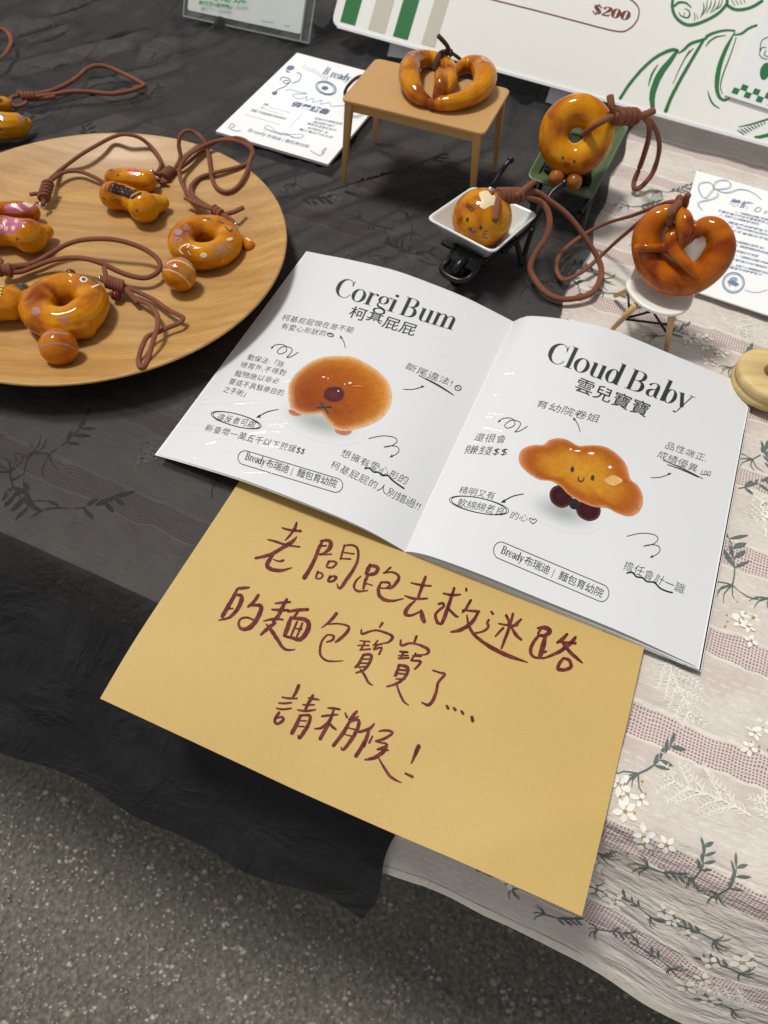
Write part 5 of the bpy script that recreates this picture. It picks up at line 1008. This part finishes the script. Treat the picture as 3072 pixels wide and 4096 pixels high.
# ================================================================== WHEELBARROWS
def barrow(name, label, C4, zb_, mat, depth, wheel_at, legs, hands, parentgroup='toy wheelbarrows', frame=True, axl=None):
    """C4 rim corners: front-a, back-a, back-b, front-b (3D)"""
    C4 = [np.array(c, float) for c in C4]; c0 = sum(C4)/4; t = thing(name, label, 'toy wheelbarrow', (c0[0], c0[1], 0), parentgroup)
    nn = nrm(np.cross(C4[3]-C4[0], C4[1]-C4[0])); nn = nn if nn[2] > 0 else -nn
    def ring(sc, dz, rd):
        P = [c0+(c-c0)*sc-nn*dz for c in C4]; out = []
        for i in range(4):
            p, a, b = P[i], P[i-1], P[(i+1) % 4]; p0 = p+nrm(a-p)*rd; p1 = p+nrm(b-p)*rd
            for k in range(6): q = k/5; out.append((1-q)**2*p0+2*q*(1-q)*p+q*q*p1)
        return out
    rings = [ring(.56, depth, .004), ring(.62, depth-.0008, .005), ring(.92, .0012, .006), ring(.955, -.0002, .006), ring(.985, -.0002, .006), ring(1.0, .0006, .006), ring(.99, .0014, .006), ring(.94, .0016, .006), ring(.64, depth+.0008, .005), ring(.58, depth+.0014, .004)]
    v = [p for r in rings for p in r]; n = 24; f = [list(range(n)), [9*n+i for i in range(n)][::-1]]
    for k in range(9):
        for i in range(n): f.append([k*n+i, k*n+(i+1) % n, (k+1)*n+(i+1) % n, (k+1)*n+i])
    part('tray', v, f, mat, t)
    fr = (C4[0]+C4[3])/2; bk_ = (C4[1]+C4[2])/2; ex = bk_-fr; ex[2] = 0; ex = nrm(ex); ey = np.array([-ex[1], ex[0], 0]); w = np.array(wheel_at, float); R_ = w[2]
    und = c0-nn*(depth+.003)
    mb = MB(); ring_ = [w+R_*.74*(math.cos(a)*ex+math.sin(a)*np.array([0, 0, 1])) for a in np.linspace(0, 6.283, 25)[:-1]]; mb.add(*tube(ring_, R_*.27, 10, closed=True, k=1, up=tuple(ey)))
    wh = mb.build('wheel', BLACKP, t); mb = MB(); mb.add(*tube([w-ey*R_*.25, w+ey*R_*.25], R_*.5, 16)); mb.build('hub', BLACKP, wh)
    mb = MB()
    if frame:                                 # bar bent round the wheel, running back under the tray
        hwid = R_*.95; fz = np.array([0, 0, 1])
        A1 = und-ex*.010+ey*hwid; A2 = und-ex*.010-ey*hwid; tip = w-ex*R_*1.15+fz*R_*.25
        mb.add(*tube([A1, w+ey*hwid+fz*R_*.45, w-ex*R_*.75+ey*hwid*.95+fz*R_*.3, tip+ey*hwid*.5, tip-ey*hwid*.5, w-ex*R_*.75-ey*hwid*.95+fz*R_*.3, w-ey*hwid+fz*R_*.45, A2], .0023, 8, k=5))
        mb.add(*tube([w-ey*hwid, w+ey*hwid], .0010, 8)); mb.build('wheel_fork', BLACKP, t)
        v_, f_ = slab([w+ey*hwid+ex*.010+fz*R_*.95, w-ex*R_*.2+ey*hwid+fz*R_*.62, w-ex*R_*.2-ey*hwid+fz*R_*.62, w-ey*hwid+ex*.010+fz*R_*.95], .0012, .002, 4); part('mudguard', v_, f_, BLACKP, t)
        v_, f_ = slab([und+ex*.022+ey*.019, und+ex*.022-ey*.019, und-ex*.022-ey*.019, und-ex*.022+ey*.019], .0022, .002, 3); part('under_plate', v_, f_, BLACKP, t)
    for top, mid, foot in legs:
        mb = MB(); mb.add(*tube([np.array(top), np.array(foot)+np.array([0, 0, .0012]), np.array(foot)*.9+np.array(mid)*.1+np.array([0, 0, .0008]), np.array(mid)], .0019, 8, k=4)); mb.build('leg', BLACKP, t)
    for pts in hands:
        mb = MB(); mb.add(*tube(pts, .0018, 8, k=5)); h = mb.build('handle', BLACKP, t); mb = MB(); a, b = np.array(pts[-2]), np.array(pts[-1]); mb.add(*tube([a*.35+b*.65, b, b+(b-a)*.12], [.0024, .0027, .0016], 8, k=3)); mb.build('grip', BLACKP, h)
    return t
z = .033; C4 = [U(1703, 871, z), U(1893, 742, z), U(2156, 855, z), U(1974, 1012, z)]
wb = barrow('toy_wheelbarrow', 'white toy wheelbarrow on black legs holding the round cat faced bun', C4, .014, WHITEP, .015, (U(1845, 1085, .0115)[0], U(1845, 1085, .0115)[1], .0115),
       [(U(2135, 900, .020), U(2065, 960, .016), U(2085, 1056, .0005)), (U(1925, 800, .020), U(1900, 830, .016), U(1890, 900, .0005))],
       [[U(1860, 900, .016), U(1930, 800, .024), U(1962, 752, .034), U(2003, 690, .042), U(2020, 664, .046), U(2046, 636, .049)], [U(2010, 1010, .014), U(2110, 920, .022), U(2160, 852, .031), U(2200, 782, .038), U(2225, 755, .041), U(2262, 729, .044)]])
zf = .024; g0, g3 = U(2103, 711, zf), U(2368, 798, zf); gx = nrm(g3-g0); gb = np.array([-gx[1], gx[0], 0]); gd = (gb*math.cos(math.radians(20))+np.array([0, 0, 1])*math.sin(math.radians(20)))*.074
wp = (g0+g3)/2+gb*.078; gl1 = U(2316, 950, .0005); gl2 = gl1-gx*.040
wb2 = barrow('toy_wheelbarrow', 'olive green toy wheelbarrow propping up the smiling ring bun', [g0+gd, g0, g3, g3+gd], .01, GREENP, .009, (wp[0], wp[1], .0095),
       [(g3+gb*.006-gx*.004+np.array([0, 0, -.003]), g3+gb*.030-gx*.006+np.array([0, 0, -.002]), gl1), (g0+gb*.006+gx*.006+np.array([0, 0, -.003]), g0+gb*.030+gx*.006+np.array([0, 0, -.002]), gl2)],
       [[g3+gb*.060-gx*.003+np.array([0, 0, .012]), g3+gb*.03-gx*.003+np.array([0, 0, .004]), g3-gx*.004+np.array([0, 0, -.006]), g3-gb*.006-gx*.005+np.array([0, 0, -.009])], [g0+gb*.060+gx*.006+np.array([0, 0, .012]), g0+gb*.03+gx*.006+np.array([0, 0, .004]), g0+gx*.006+np.array([0, 0, -.006]), g0-gb*.010+gx*.010+np.array([0, 0, -.010])]])
# cat bun
cb = U(1928, 873, .0345); rb = 116*np.dot(cb-CAM, _f)/F; cb[2] = max(.0165+rb*.93, cb[2]-.001)
cb = U(1928, 873, cb[2])
t = thing('bun_charm', 'round bun charm with a cat face sitting in the white toy wheelbarrow', 'charm', tuple(cb), GR)
v, f = sphere(cb, rb, 40, 26, (1.03, 1.0, .95)); bo = part('bun', v, f, GLY, t); s = Surf(v, f); q6 = zz(1700, 600, 2.37)
ik = Ink(s, .00012); patch(ik, [(515, 405), (580, 385), (650, 410), (670, 480), (660, 520), (620, 530), (560, 560), (520, 535), (535, 490), (520, 450)], q6, 5); ik.build('cream_top', P_CREAM, bo)
ik = Ink(s, .00018); ik.disc(*q6(403, 660), 6, 9, .3, 12); ik.disc(*q6(529, 735), 6, 9, .3, 12)
ik.stroke([(*q6(*p), 4) for p in ((412, 735), (410, 750), (425, 760), (442, 750), (440, 770), (460, 780), (478, 770))], 5); ik.stroke([(*q6(*p), 5) for p in ((425, 738), (440, 745))])
for a, b in (((300, 688), (322, 702)), ((315, 655), (335, 685)), ((335, 640), (345, 670)), ((352, 628), (342, 655)), ((560, 775), (595, 770)), ((555, 795), (578, 800)), ((545, 825), (590, 838)), ((545, 810), (560, 785))): ik.stroke([(*q6(*a), 3), (*q6(*b), 3)])
for c_ in ((410, 530, 20), (447, 545, 22), (415, 538, 12), (440, 562, 20)): ik.stroke([(*q6(c_[0]+c_[2]*math.cos(a), c_[1]+c_[2]*.95*math.sin(a)), 2.4) for a in np.linspace(0, 6.28, 15)[:-1]], 2, closed=True)
ik.disc(*q6(666, 686), 7, 3); ik.build('cat_face', P_BLACK, bo, gap=12)
top = U(1962, 765, .054); eyelet(t, top, .0026, (.3, 1, .2)); kz = .052; knot(t, U(1985, 783, kz), U(2086, 782, kz-.004), .0052, 5)
cord(t, [(1962, 772, .055), (1975, 785, kz), (1995, 792, kz)], .0018, name='cord_tail'); cord(t, [(2060, 785, kz), (2100, 755, kz), (2137, 726, kz+.002)], .0019, name='cord_tail'); cord(t, [(1995, 795, kz+.002), (1988, 830, .053), (1980, 882, .050)], .0019, name='cord_tail')
cord(t, [(2080, 778, kz-.003), (2143, 768, .046), (2200, 805, .040), (2262, 852, .033), (2316, 915, .024), (2360, 980, .015), (2392, 1034, .008), (2406, 1088, .0035), (2387, 1148, .0025), (2343, 1184, .0025), (2251, 1197, .0025), (2186, 1172, .003), (2137, 1115, .005), (2121, 1067, .009), (2143, 1012, .016), (2180, 958, .024), (2198, 904, .031), (2192, 848, .037), (2159, 805, .042), (2085, 787, kz-.004)], .0019)

# ring bun in the green wheelbarrow
rc = U(2304, 541, .060); dep = np.dot(rc-CAM, _f); Ro = 148*dep/F; rm = .0101; vh = nrm((CAM-rc)*np.array([1, 1, 0])); bet = math.radians(34); nrv = vh*math.cos(bet)+np.array([0, 0, 1])*math.sin(bet); exr = nrm(np.cross((0, 0, 1), nrv)); eyr = np.cross(nrv, exr)
t = thing('ring_bun_charm', 'smiling ring bun charm with a brown cord, leaning in the green wheelbarrow', 'charm', tuple(rc), GR)
mb = MB(); torus(mb, rc, Ro-rm*1.08, rm*1.08, exr, eyr, 1.0, 64, 24, .95, .02, 3); v, f = remesh(mb, .0007, 2, .00015); bo = part('ring_bun', v, f, GLY, t); s = Surf(v, f); q7 = zz(2000, 0, 1.5476)
ik = Ink(s, .00014); ik.disc(*q7(389, 978), 5.5, 6.5); ik.disc(*q7(460, 1000), 5.5, 6.5); ik.stroke([(*q7(*p), 3.4) for p in ((404, 1000), (408, 1012), (420, 1018), (433, 1012))], 4); ik.build('smile', P_BLACK, bo)
for x, y in ((350, 1100), (458, 1125)):
    c = U(*q7(x, y), zf+.013); r_ = 32*np.dot(c-CAM, _f)/F; v, f = sphere(c, r_, 22, 14); part('foot_ball', v, f, BALLM, t)
v, f = tube([U(*q7(395, 1095), zf+.013), U(*q7(415, 1108), zf+.013)], .0022, 8); part('foot_tie', v, f, BLACKP, t)
kz = rc[2]+.018; knot(t, U(2452, 466, kz), U(2545, 466, kz-.006), .0058, 4); cord(t, [(2330, 545, rc[2]-.004), (2345, 530, rc[2]+.006), (2400, 490, kz), (2455, 460, kz)], .0021, name='cord_tail'); cord(t, [(2455, 462, kz), (2447, 425, kz+.006), (2440, 384, kz+.010)], .0022, name='cord_tail'); cord(t, [(2540, 468, kz-.006), (2580, 458, kz-.005), (2614, 443, kz-.004)], .0024, name='cord_tail')
cord(t, [(2575, 468, kz-.006), (2596, 500, .058), (2596, 545, .046), (2582, 600, .032), (2558, 672, .015), (2537, 725, .005), (2536, 750, .0025), (2548, 755, .0025), (2575, 738, .004), (2612, 688, .012), (2636, 607, .028), (2631, 540, .044), (2600, 482, .060), (2570, 468, kz-.006)], .0018)

# ================================================================== TOY CHAIR AND ITS PRETZEL
sz = .034
so_ = [(2506, 1146), (2520, 1110), (2600, 1080), (2720, 1090), (2780, 1130), (2776, 1190), (2750, 1240), (2690, 1258), (2620, 1245), (2550, 1205)]
t = thing('toy_chair', 'small white shell chair with light wood legs carrying the pretzel', 'toy chair', tuple(U(2645, 1180, 0)))
Q = cr([tuple(U(x, y, sz)) for x, y in so_], 4, True); c = Q.mean(0); m_ = len(Q); v = []; f = []
lev = [(0.0, -.0026), (.5, -.0022), (.85, -.0004), (.96, .0002), (1.0, -.0006), (.97, -.0024), (.8, -.0036), (.0, -.0050)]
for sc_, dz in lev: v += [c+(q-c)*sc_+np.array([0, 0, dz]) for q in Q]
for k in range(len(lev)-1):
    for i in range(m_): f.append([k*m_+i, k*m_+(i+1) % m_, (k+1)*m_+(i+1) % m_, (k+1)*m_+i])
part('seat_shell', v, f, CREAMP, t)
cx_ = nrm(U(2776, 1190, sz)-U(2506, 1146, sz)); cy_ = np.array([-cx_[1], cx_[0], 0]); bc_ = c+cy_*.013; v = []; f = []; n1, n2 = 14, 18
for th in (0, .0014):
    for i in range(n1+1):
        q = i/n1; hgt = q*.040; wd_ = (.0215-.004*q)*(1-max(0, q-.7)**2*5)
        for j in range(n2+1):
            e = -1+2*j/n2; v.append(bc_+cx_*e*wd_+cy_*(q*.014-.007*e*e*(1-.3*q)+th)+np.array([0, 0, hgt-.003]))
for k in range(2):
    o0 = k*(n1+1)*(n2+1)
    for i in range(n1):
        for j in range(n2): a = o0+i*(n2+1)+j; f.append([a, a+1, a+n2+2, a+n2+1])
part('back_shell', v, f, CREAMP, t)
ft = [U(2450, 1317, .0005), U(2664, 1406, .0005), U(2664, 1406, .0005)+cy_*.036+cx_*.003, U(2450, 1317, .0005)+cy_*.036+cx_*.001]; tops = [U(2542, 1222, sz-.004), U(2688, 1262, sz-.004), U(2726, 1200, sz-.004), U(2575, 1130, sz-.004)]
for a, b in zip(tops, ft): v, f = tube([a, b], [.0022, .0016], 12, k=2); part('leg', v, f, OAKLEG, t)
for a, b in ((0, 2), (1, 3), (0, 1), (1, 2), (2, 3), (3, 0)):
    pa = tops[a]*.45+ft[a]*.55 if a % 2 == 0 else tops[a]*.45+ft[a]*.55; pb = tops[b]*.75+ft[b]*.25; v, f = tube([pa, pb], .0008, 8, k=2); part('brace', v, f, BLACKP, t)
pp = zz(2200, 500, 1.843); P0 = U(2690, 1175, sz+.006); vh = nrm((CAM-P0)*np.array([1, 1, 0])); bet = math.radians(33); NV = vh*math.cos(bet)+np.array([0, 0, 1])*math.sin(bet)
def pp3(x, y, lift=0): return onplane(*pp(x, y), P0+NV*lift, NV)
t = thing('pretzel_charm', 'large glossy pretzel charm propped on the white toy chair', 'charm', tuple(P0), 'glazed pretzel charms')
mb = MB()
def roll(mb, L):
    Q = []
    for x, y, r, l in L: p = pp3(x, y, l); Q.append((*p, 1.07*r/1.843*np.dot(p-CAM, _f)/F))
    Q = np.array(Q); mb.add(*tube(Q[:, :3], Q[:, 3], 18, k=5, up=tuple(NV)))
    for q in (Q[0], Q[-1]): mb.add(*sphere(q[:3], q[3], 18, 12))
roll(mb, [(955, 640, 45, .003), (870, 650, 64, 0), (785, 700, 84, 0), (722, 790, 95, 0), (710, 900, 98, 0), (742, 1020, 100, 0), (830, 1108, 108, 0), (940, 1143, 110, 0), (1060, 1130, 107, 0), (1165, 1065, 105, 0), (1240, 960, 106, 0), (1258, 860, 95, 0), (1215, 775, 82, 0), (1140, 750, 66, 0), (1075, 785, 52, .001)])
v, f = remesh(mb, .0008, 2, .0002); bo = part('pretzel', v, f, GL2, t)
mb = MB(); roll(mb, [(1070, 765, 50, .001), (1010, 830, 48, .003), (950, 880, 40, .004)]); roll(mb, [(950, 640, 45, .003), (985, 690, 58, .009), (997, 770, 60, .0115), (985, 840, 50, .010), (950, 900, 34, .006)]); roll(mb, [(935, 760, 38, .003), (895, 830, 50, .006), (905, 905, 50, .008), (960, 975, 44, .010), (1025, 1045, 38, .0125), (1085, 1110, 24, .0125)]); roll(mb, [(870, 915, 30, .006), (780, 908, 30, .0095), (700, 905, 30, .0105), (640, 905, 26, .0095)])
v, f = remesh(mb, .0007, 1, .0001); part('crossed_ends', v, f, GL2, t)
def pc3(L, r, name='cord_tail'): v, f = tube([np.array(p) for p in L], r, 10, .75, k=5); return part(name, v, f, SUEDE, t)
pc3([pp3(965, 575, .004), pp3(920, 605, .010), pp3(890, 660, .012), pp3(880, 725, .006), pp3(885, 735, -.003)], .0026); knot(t, pp3(930, 560, .0), pp3(1000, 600, .0), .0042, 3); pc3([pp3(985, 590, .004), pp3(1003, 545, .008), pp3(1018, 515, .012)], .0020)
pq = lambda x, y, z_: U(*pp(x, y), z_)
zt_ = pp3(900, 570, 0)[2]
pc3([pp3(940, 565, -.002), pp3(870, 570, -.004), pq(760, 610, zt_*.75), pq(600, 670, zt_*.5), pq(430, 720, zt_*.28), pq(280, 790, zt_*.12), pq(150, 880, .0045), pq(65, 970, .0028), pq(48, 1060, .0025), pq(90, 1140, .0025), pq(180, 1115, .0030), pq(280, 1050, .0045), pq(380, 960, .010), pq(500, 850, zt_*.32), pq(620, 750, zt_*.55), pp3(700, 690, -.006), pp3(850, 600, -.008), pp3(930, 570, -.004)], .0017, 'cord')

# ================================================================== WOODEN RING AT THE RIGHT
wc = U(3105, 1487, .0155); rw = .0235
t = thing('wooden_ring_block', 'thick pale pine block with a round hole beside the booklet', 'wooden block', (wc[0], wc[1], .001), None)
prof = [(.0072, .001), (.0072, .0145), (.0078, .0153), (rw-.0030, .0155), (rw-.0010, .0149), (rw, .0132), (rw, .0098), (rw-.0014, .0086), (rw-.0014, .0080), (rw, .0068), (rw+.0002, .0030), (rw-.002, .0008), (.0072, .0005), (.0072, .001)]
v, f = lathe((wc[0], wc[1], 0), prof, 72); part('block_body', v, f, PALEW, t)

# ================================================================== ACRYLIC SIGN HOLDER
a0, b0 = U(738, 66, 0.001), U(1238, 174, 0.001); ex = nrm(b0-a0); bkd = np.array([-ex[1], ex[0], 0]); th = math.radians(58); ey = bkd*math.cos(th)+np.array([0, 0, 1])*math.sin(th); en = np.cross(ex, ey); w_ = np.linalg.norm(b0-a0); hgt = .19
t = thing('sign_holder', 'clear acrylic sign stand with a white card and green print at the top left', 'sign', tuple(a0))
def rect(a, w, h, off, th_, x0=0, y0=0): p = a+ex*x0+ey*y0+en*off; return slab([p, p+ex*w, p+ex*w+ey*h, p+ey*h], th_, .002, 3)
v, f = rect(a0, w_, hgt, 0, .0016); part('back_panel', v, f, ACR, t, smooth=False); v, f = rect(a0, w_, hgt, .0040, .0016); part('front_panel', v, f, ACR, t, smooth=False)
v, f = rect(a0, w_-.014, hgt-.008, .0020, .0006, .004, .006); part('inserted_card', v, f, CARD, t, smooth=False); sP = Surf([a0+en*.0042, a0+ex*w_+en*.0042, a0+ex*w_+ey*hgt+en*.0042, a0+ey*hgt+en*.0042], [[0, 1, 2, 3]])
for p, q in ((a0+en*.002, a0+ex*w_+en*.002), (a0+en*.002, a0+ey*hgt+en*.002), (a0+ex*w_+en*.002, a0+ex*w_+ey*hgt+en*.002), (a0+ex*(w_-.009)+en*.002, a0+ex*(w_-.009)+ey*hgt+en*.002)): v, f = bar(p, q, .0014, up=tuple(en)); part('edge_strip', v, f, N('acrylic_edge').P(Base_Color=(.30, .31, .25), Roughness=.2).m, t, smooth=False)
v, f = slab([a0+en*-.001, a0+ex*w_+en*-.001, a0+ex*w_+bkd*.15, a0+bkd*.15], .0008, .002, 3); part('foot_panel', v, f, ACR, t, smooth=False)
h8 = zz(600, 0, 2.074); ik = Ink(sP, .0002); text(ik, 'LINE Pay APP', h8(440, -8), h8(795, 36), (5, -20), off=.03); text(ik, '掌握第一手優惠!', h8(400, 32), h8(662, 74), (5, -17), off=.03); text(ik, 'Android', h8(925, 182), h8(1020, 192), (3, -9), off=.03); text(ik, 'iOS', h8(1112, 220), h8(1155, 226), (3, -9), off=.03); ik.build('green_text', GREENL, t, gap=12)

# ================================================================== PRICE BOARD
zb0 = .016; a0, b0 = U(1322, 100, zb0), U(3072, 583, zb0); ex = nrm(b0-a0); bkd = np.array([-ex[1], ex[0], 0]); th = math.radians(50); ey = bkd*math.cos(th)+np.array([0, 0, 1])*math.sin(th); en = np.cross(ex, ey); w_ = np.linalg.norm(b0-a0)+.06; hgt = .155
t = thing('price_board', 'large white laminated board with green sketches, stripes and a price of $200', 'board', tuple(a0))
v, f = slab([a0, a0+ex*w_, a0+ex*w_+ey*hgt, a0+ey*hgt], .0045, .010, 6, .0008); part('board_panel', v, f, BOARDM, t, smooth=False)
v, f = bar(a0+en*.0003+ex*.008, a0+ex*(w_-.01)+en*.0003, .0022, up=tuple(en)); part('clear_edge', v, f, N('laminate_edge').P(Base_Color=(.80, .82, .86), Roughness=.15, Coat_Weight=1.0).m, t, smooth=False)
for x0 in (.06, .225): p = a0+ex*x0-en*.005; v, f = slab([p+np.array([0, 0, -zb0+.001]), p+ex*.04+np.array([0, 0, -zb0+.001]), p+ex*.04+ey*.06, p+ey*.06], .002); part('back_prop', v, f, SHEET, t, smooth=False); v, f = bar(p+ey*.06+ex*.02, p+bkd*.075+ex*.02+np.array([0, 0, -p[2]+.002]), .004); part('back_prop', v, f, SHEET, t, smooth=False)
sB = Surf([a0, a0+ex*w_, a0+ex*w_+ey*hgt, a0+ey*hgt], [[0, 1, 2, 3]])
def bx(x0, x1, y0, y1): return [a0+ex*x0+ey*y0, a0+ex*x1+ey*y0, a0+ex*x1+ey*y1, a0+ex*x0+ey*y1]
def bcoord(x, y): p = onplane(x, y, a0, en)-a0; return np.dot(p, ex), np.dot(p, ey)
def stripe(xa, xb, ya, mat, name):
    mb = MB(); P = bx(bcoord(xa, ya)[0], bcoord(xb, ya)[0], .0048, hgt-.002); mb.add([p+en*.0002 for p in P], [[0, 1, 2, 3]]); mb.build(name, mat, t, smooth=False)
stripe(1354, 1418, 112, GREENI, 'green_stripe'); stripe(1466, 1538, 140, BEIGE, 'beige_stripe'); stripe(1567, 1631, 160, GREENI, 'green_stripe'); stripe(1684, 1742, 180, BEIGE, 'beige_stripe')
b3 = zz(1300, 0, 1.185); ik = Ink(sB, .00025); seriftext(ik, '$200', b3(1262, 62), b3(1440, 98), (20, -50), serif(.17, .03), shear=0); ik.stroke([(*b3(*p), 5) for p in ((700, -28), (800, 0), (1000, 50), (1200, 103), (1380, 148), (1440, 138), (1480, 95), (1488, 45), (1465, 10), (1430, -12))], 4); ik.build('price_print', REDI, t, gap=12)
b4 = zz(2400, 0, 2.469); ik = Ink(sB, .00025)
GS = '''200,970,26 300,820,26 430,670,26 560,560,26 700,495,30 765,500,26|765,500,24 700,590,40 600,720,55 540,850,55 515,960,50 520,1055,40|570,640,8 510,740,18 478,850,6|775,525,10 830,490,22 900,430,26 1035,385,24 1060,355,26 1140,320,22 1240,300,18 1330,303,14|1020,400,22 960,500,26 860,670,28 760,850,30 700,970,30 650,1095,34|920,480,8 850,560,10 780,690,8 720,830,5|885,505,14 840,570,8|1240,350,6 1150,365,12 1080,410,14 1045,460,5|1330,320,10 1250,470,30 1190,620,38 1160,760,42 1155,880,34 1180,960,28 1230,990,20 1280,970,10|1345,370,8 1290,540,10 1220,720,12 1190,850,10 1210,930,6|1330,345,10 1400,330,20 1470,280,20 1545,250,20|1065,900,5 1085,970,14 1120,1030,14 1180,1070,6|720,-20,24 715,80,26 750,170,26 830,235,28 920,245,28 1050,200,26 1170,130,26 1250,40,26 1255,-20,24|735,60,18 780,25,20 850,30,16 900,75,8|1255,50,26 1320,90,26 1400,95,26 1500,70,26 1600,10,26|780,120,5 800,155,10 860,175,12 885,150,14 880,110,10 840,85,6|835,125,5 830,150,8|930,125,5 938,165,8 932,205,5|955,140,4 965,190,5|1020,30,5 1025,90,10 990,175,5|1060,0,5 1050,80,10 1010,150,5|1100,0,5 1090,60,10 1050,130,5|1140,0,6 1130,50,10 1090,130,5|1180,0,6 1165,60,10 1110,120,5|1210,0,6 1190,60,8 1150,90,5|1300,0,5 1330,55,6|1340,0,5 1365,45,6|1380,0,5 1400,40,6|1420,0,5 1435,30,5|1370,1252,6 1480,1230,12 1580,1200,14 1680,1170,16|1530,1352,14 1580,1352,28 1680,1328,30'''
for st in GS.replace('\n', '|').split('|'): ik.stroke([tuple(map(float, q.split(','))) for q in st.split()], 5, b4, 2.469/1.15, dry=.12)
for i in range(9): x, y = 1355+i*33, 1285-i*11; ik.stroke([(*b4(x, y), 2.5), (*b4(x+45-i*5, y+28-i*1), 5), (*b4(x+70-i*7, y+50-i*3), 1.5)])
ik.build('green_sketches', GREENI, t, gap=12)
# leaflet fixed on the board
lf = thing('leaflet', 'small white leaflet with a green checked border on the board at the far right', 'leaflet', tuple(onplane(*b4(1225, 945), a0, en)))
A1 = onplane(*b4(1225, 945), a0, en)+en*.0022; B1 = onplane(*b4(1659, 1085), a0, en)+en*.0022; lx = nrm(B1-A1); ly = np.cross(en, lx); v, f = slab([A1, A1+lx*.09, A1+lx*.09+ly*.125, A1+ly*.125], .0012); lo = part('leaflet_sheet', v, f, CARD, lf, smooth=False)
sL = Surf([A1, A1+lx*.09, A1+lx*.09+ly*.125, A1+ly*.125], [[0, 1, 2, 3]]); ik = Ink(sL, .0002)
o_ = np.array([1297., 915.]); cxv = np.array([55., 19.]); cyv = np.array([27., -53.])
for i in range(8):
    for j in range(2):
        if (i+j) % 2 == 0: q = o_+cxv*1.08*i+cyv*j+np.array([12, -5])*0; ik.poly([tuple(q), tuple(q+cxv*1.06), tuple(q+cxv*1.06+cyv), tuple(q+cyv)], b4)
        elif j == 0 and False: pass
for i in range(8):
    if i % 2 == 1: q = o_+cxv*1.08*i-cyv; ik.poly([tuple(q), tuple(q+cxv*1.06), tuple(q+cxv*1.06+cyv), tuple(q+cyv)], b4)
patch(ik, [(1580, 740), (1585, 680), (1620, 630), (1659, 620), (1690, 650), (1680, 720), (1640, 780), (1600, 785)], b4, 1)
for st in (((1660, 365), (1600, 400), (1582, 470), (1580, 500), (1600, 470), (1640, 470)), ((1600, 470), (1575, 530), (1600, 570), (1650, 585)), ((1640, 500), (1620, 540), (1660, 560))): ik.stroke([(*b4(*p), 3.5) for p in st], 4)
ik.build('green_print', GREENI, lo, gap=12)
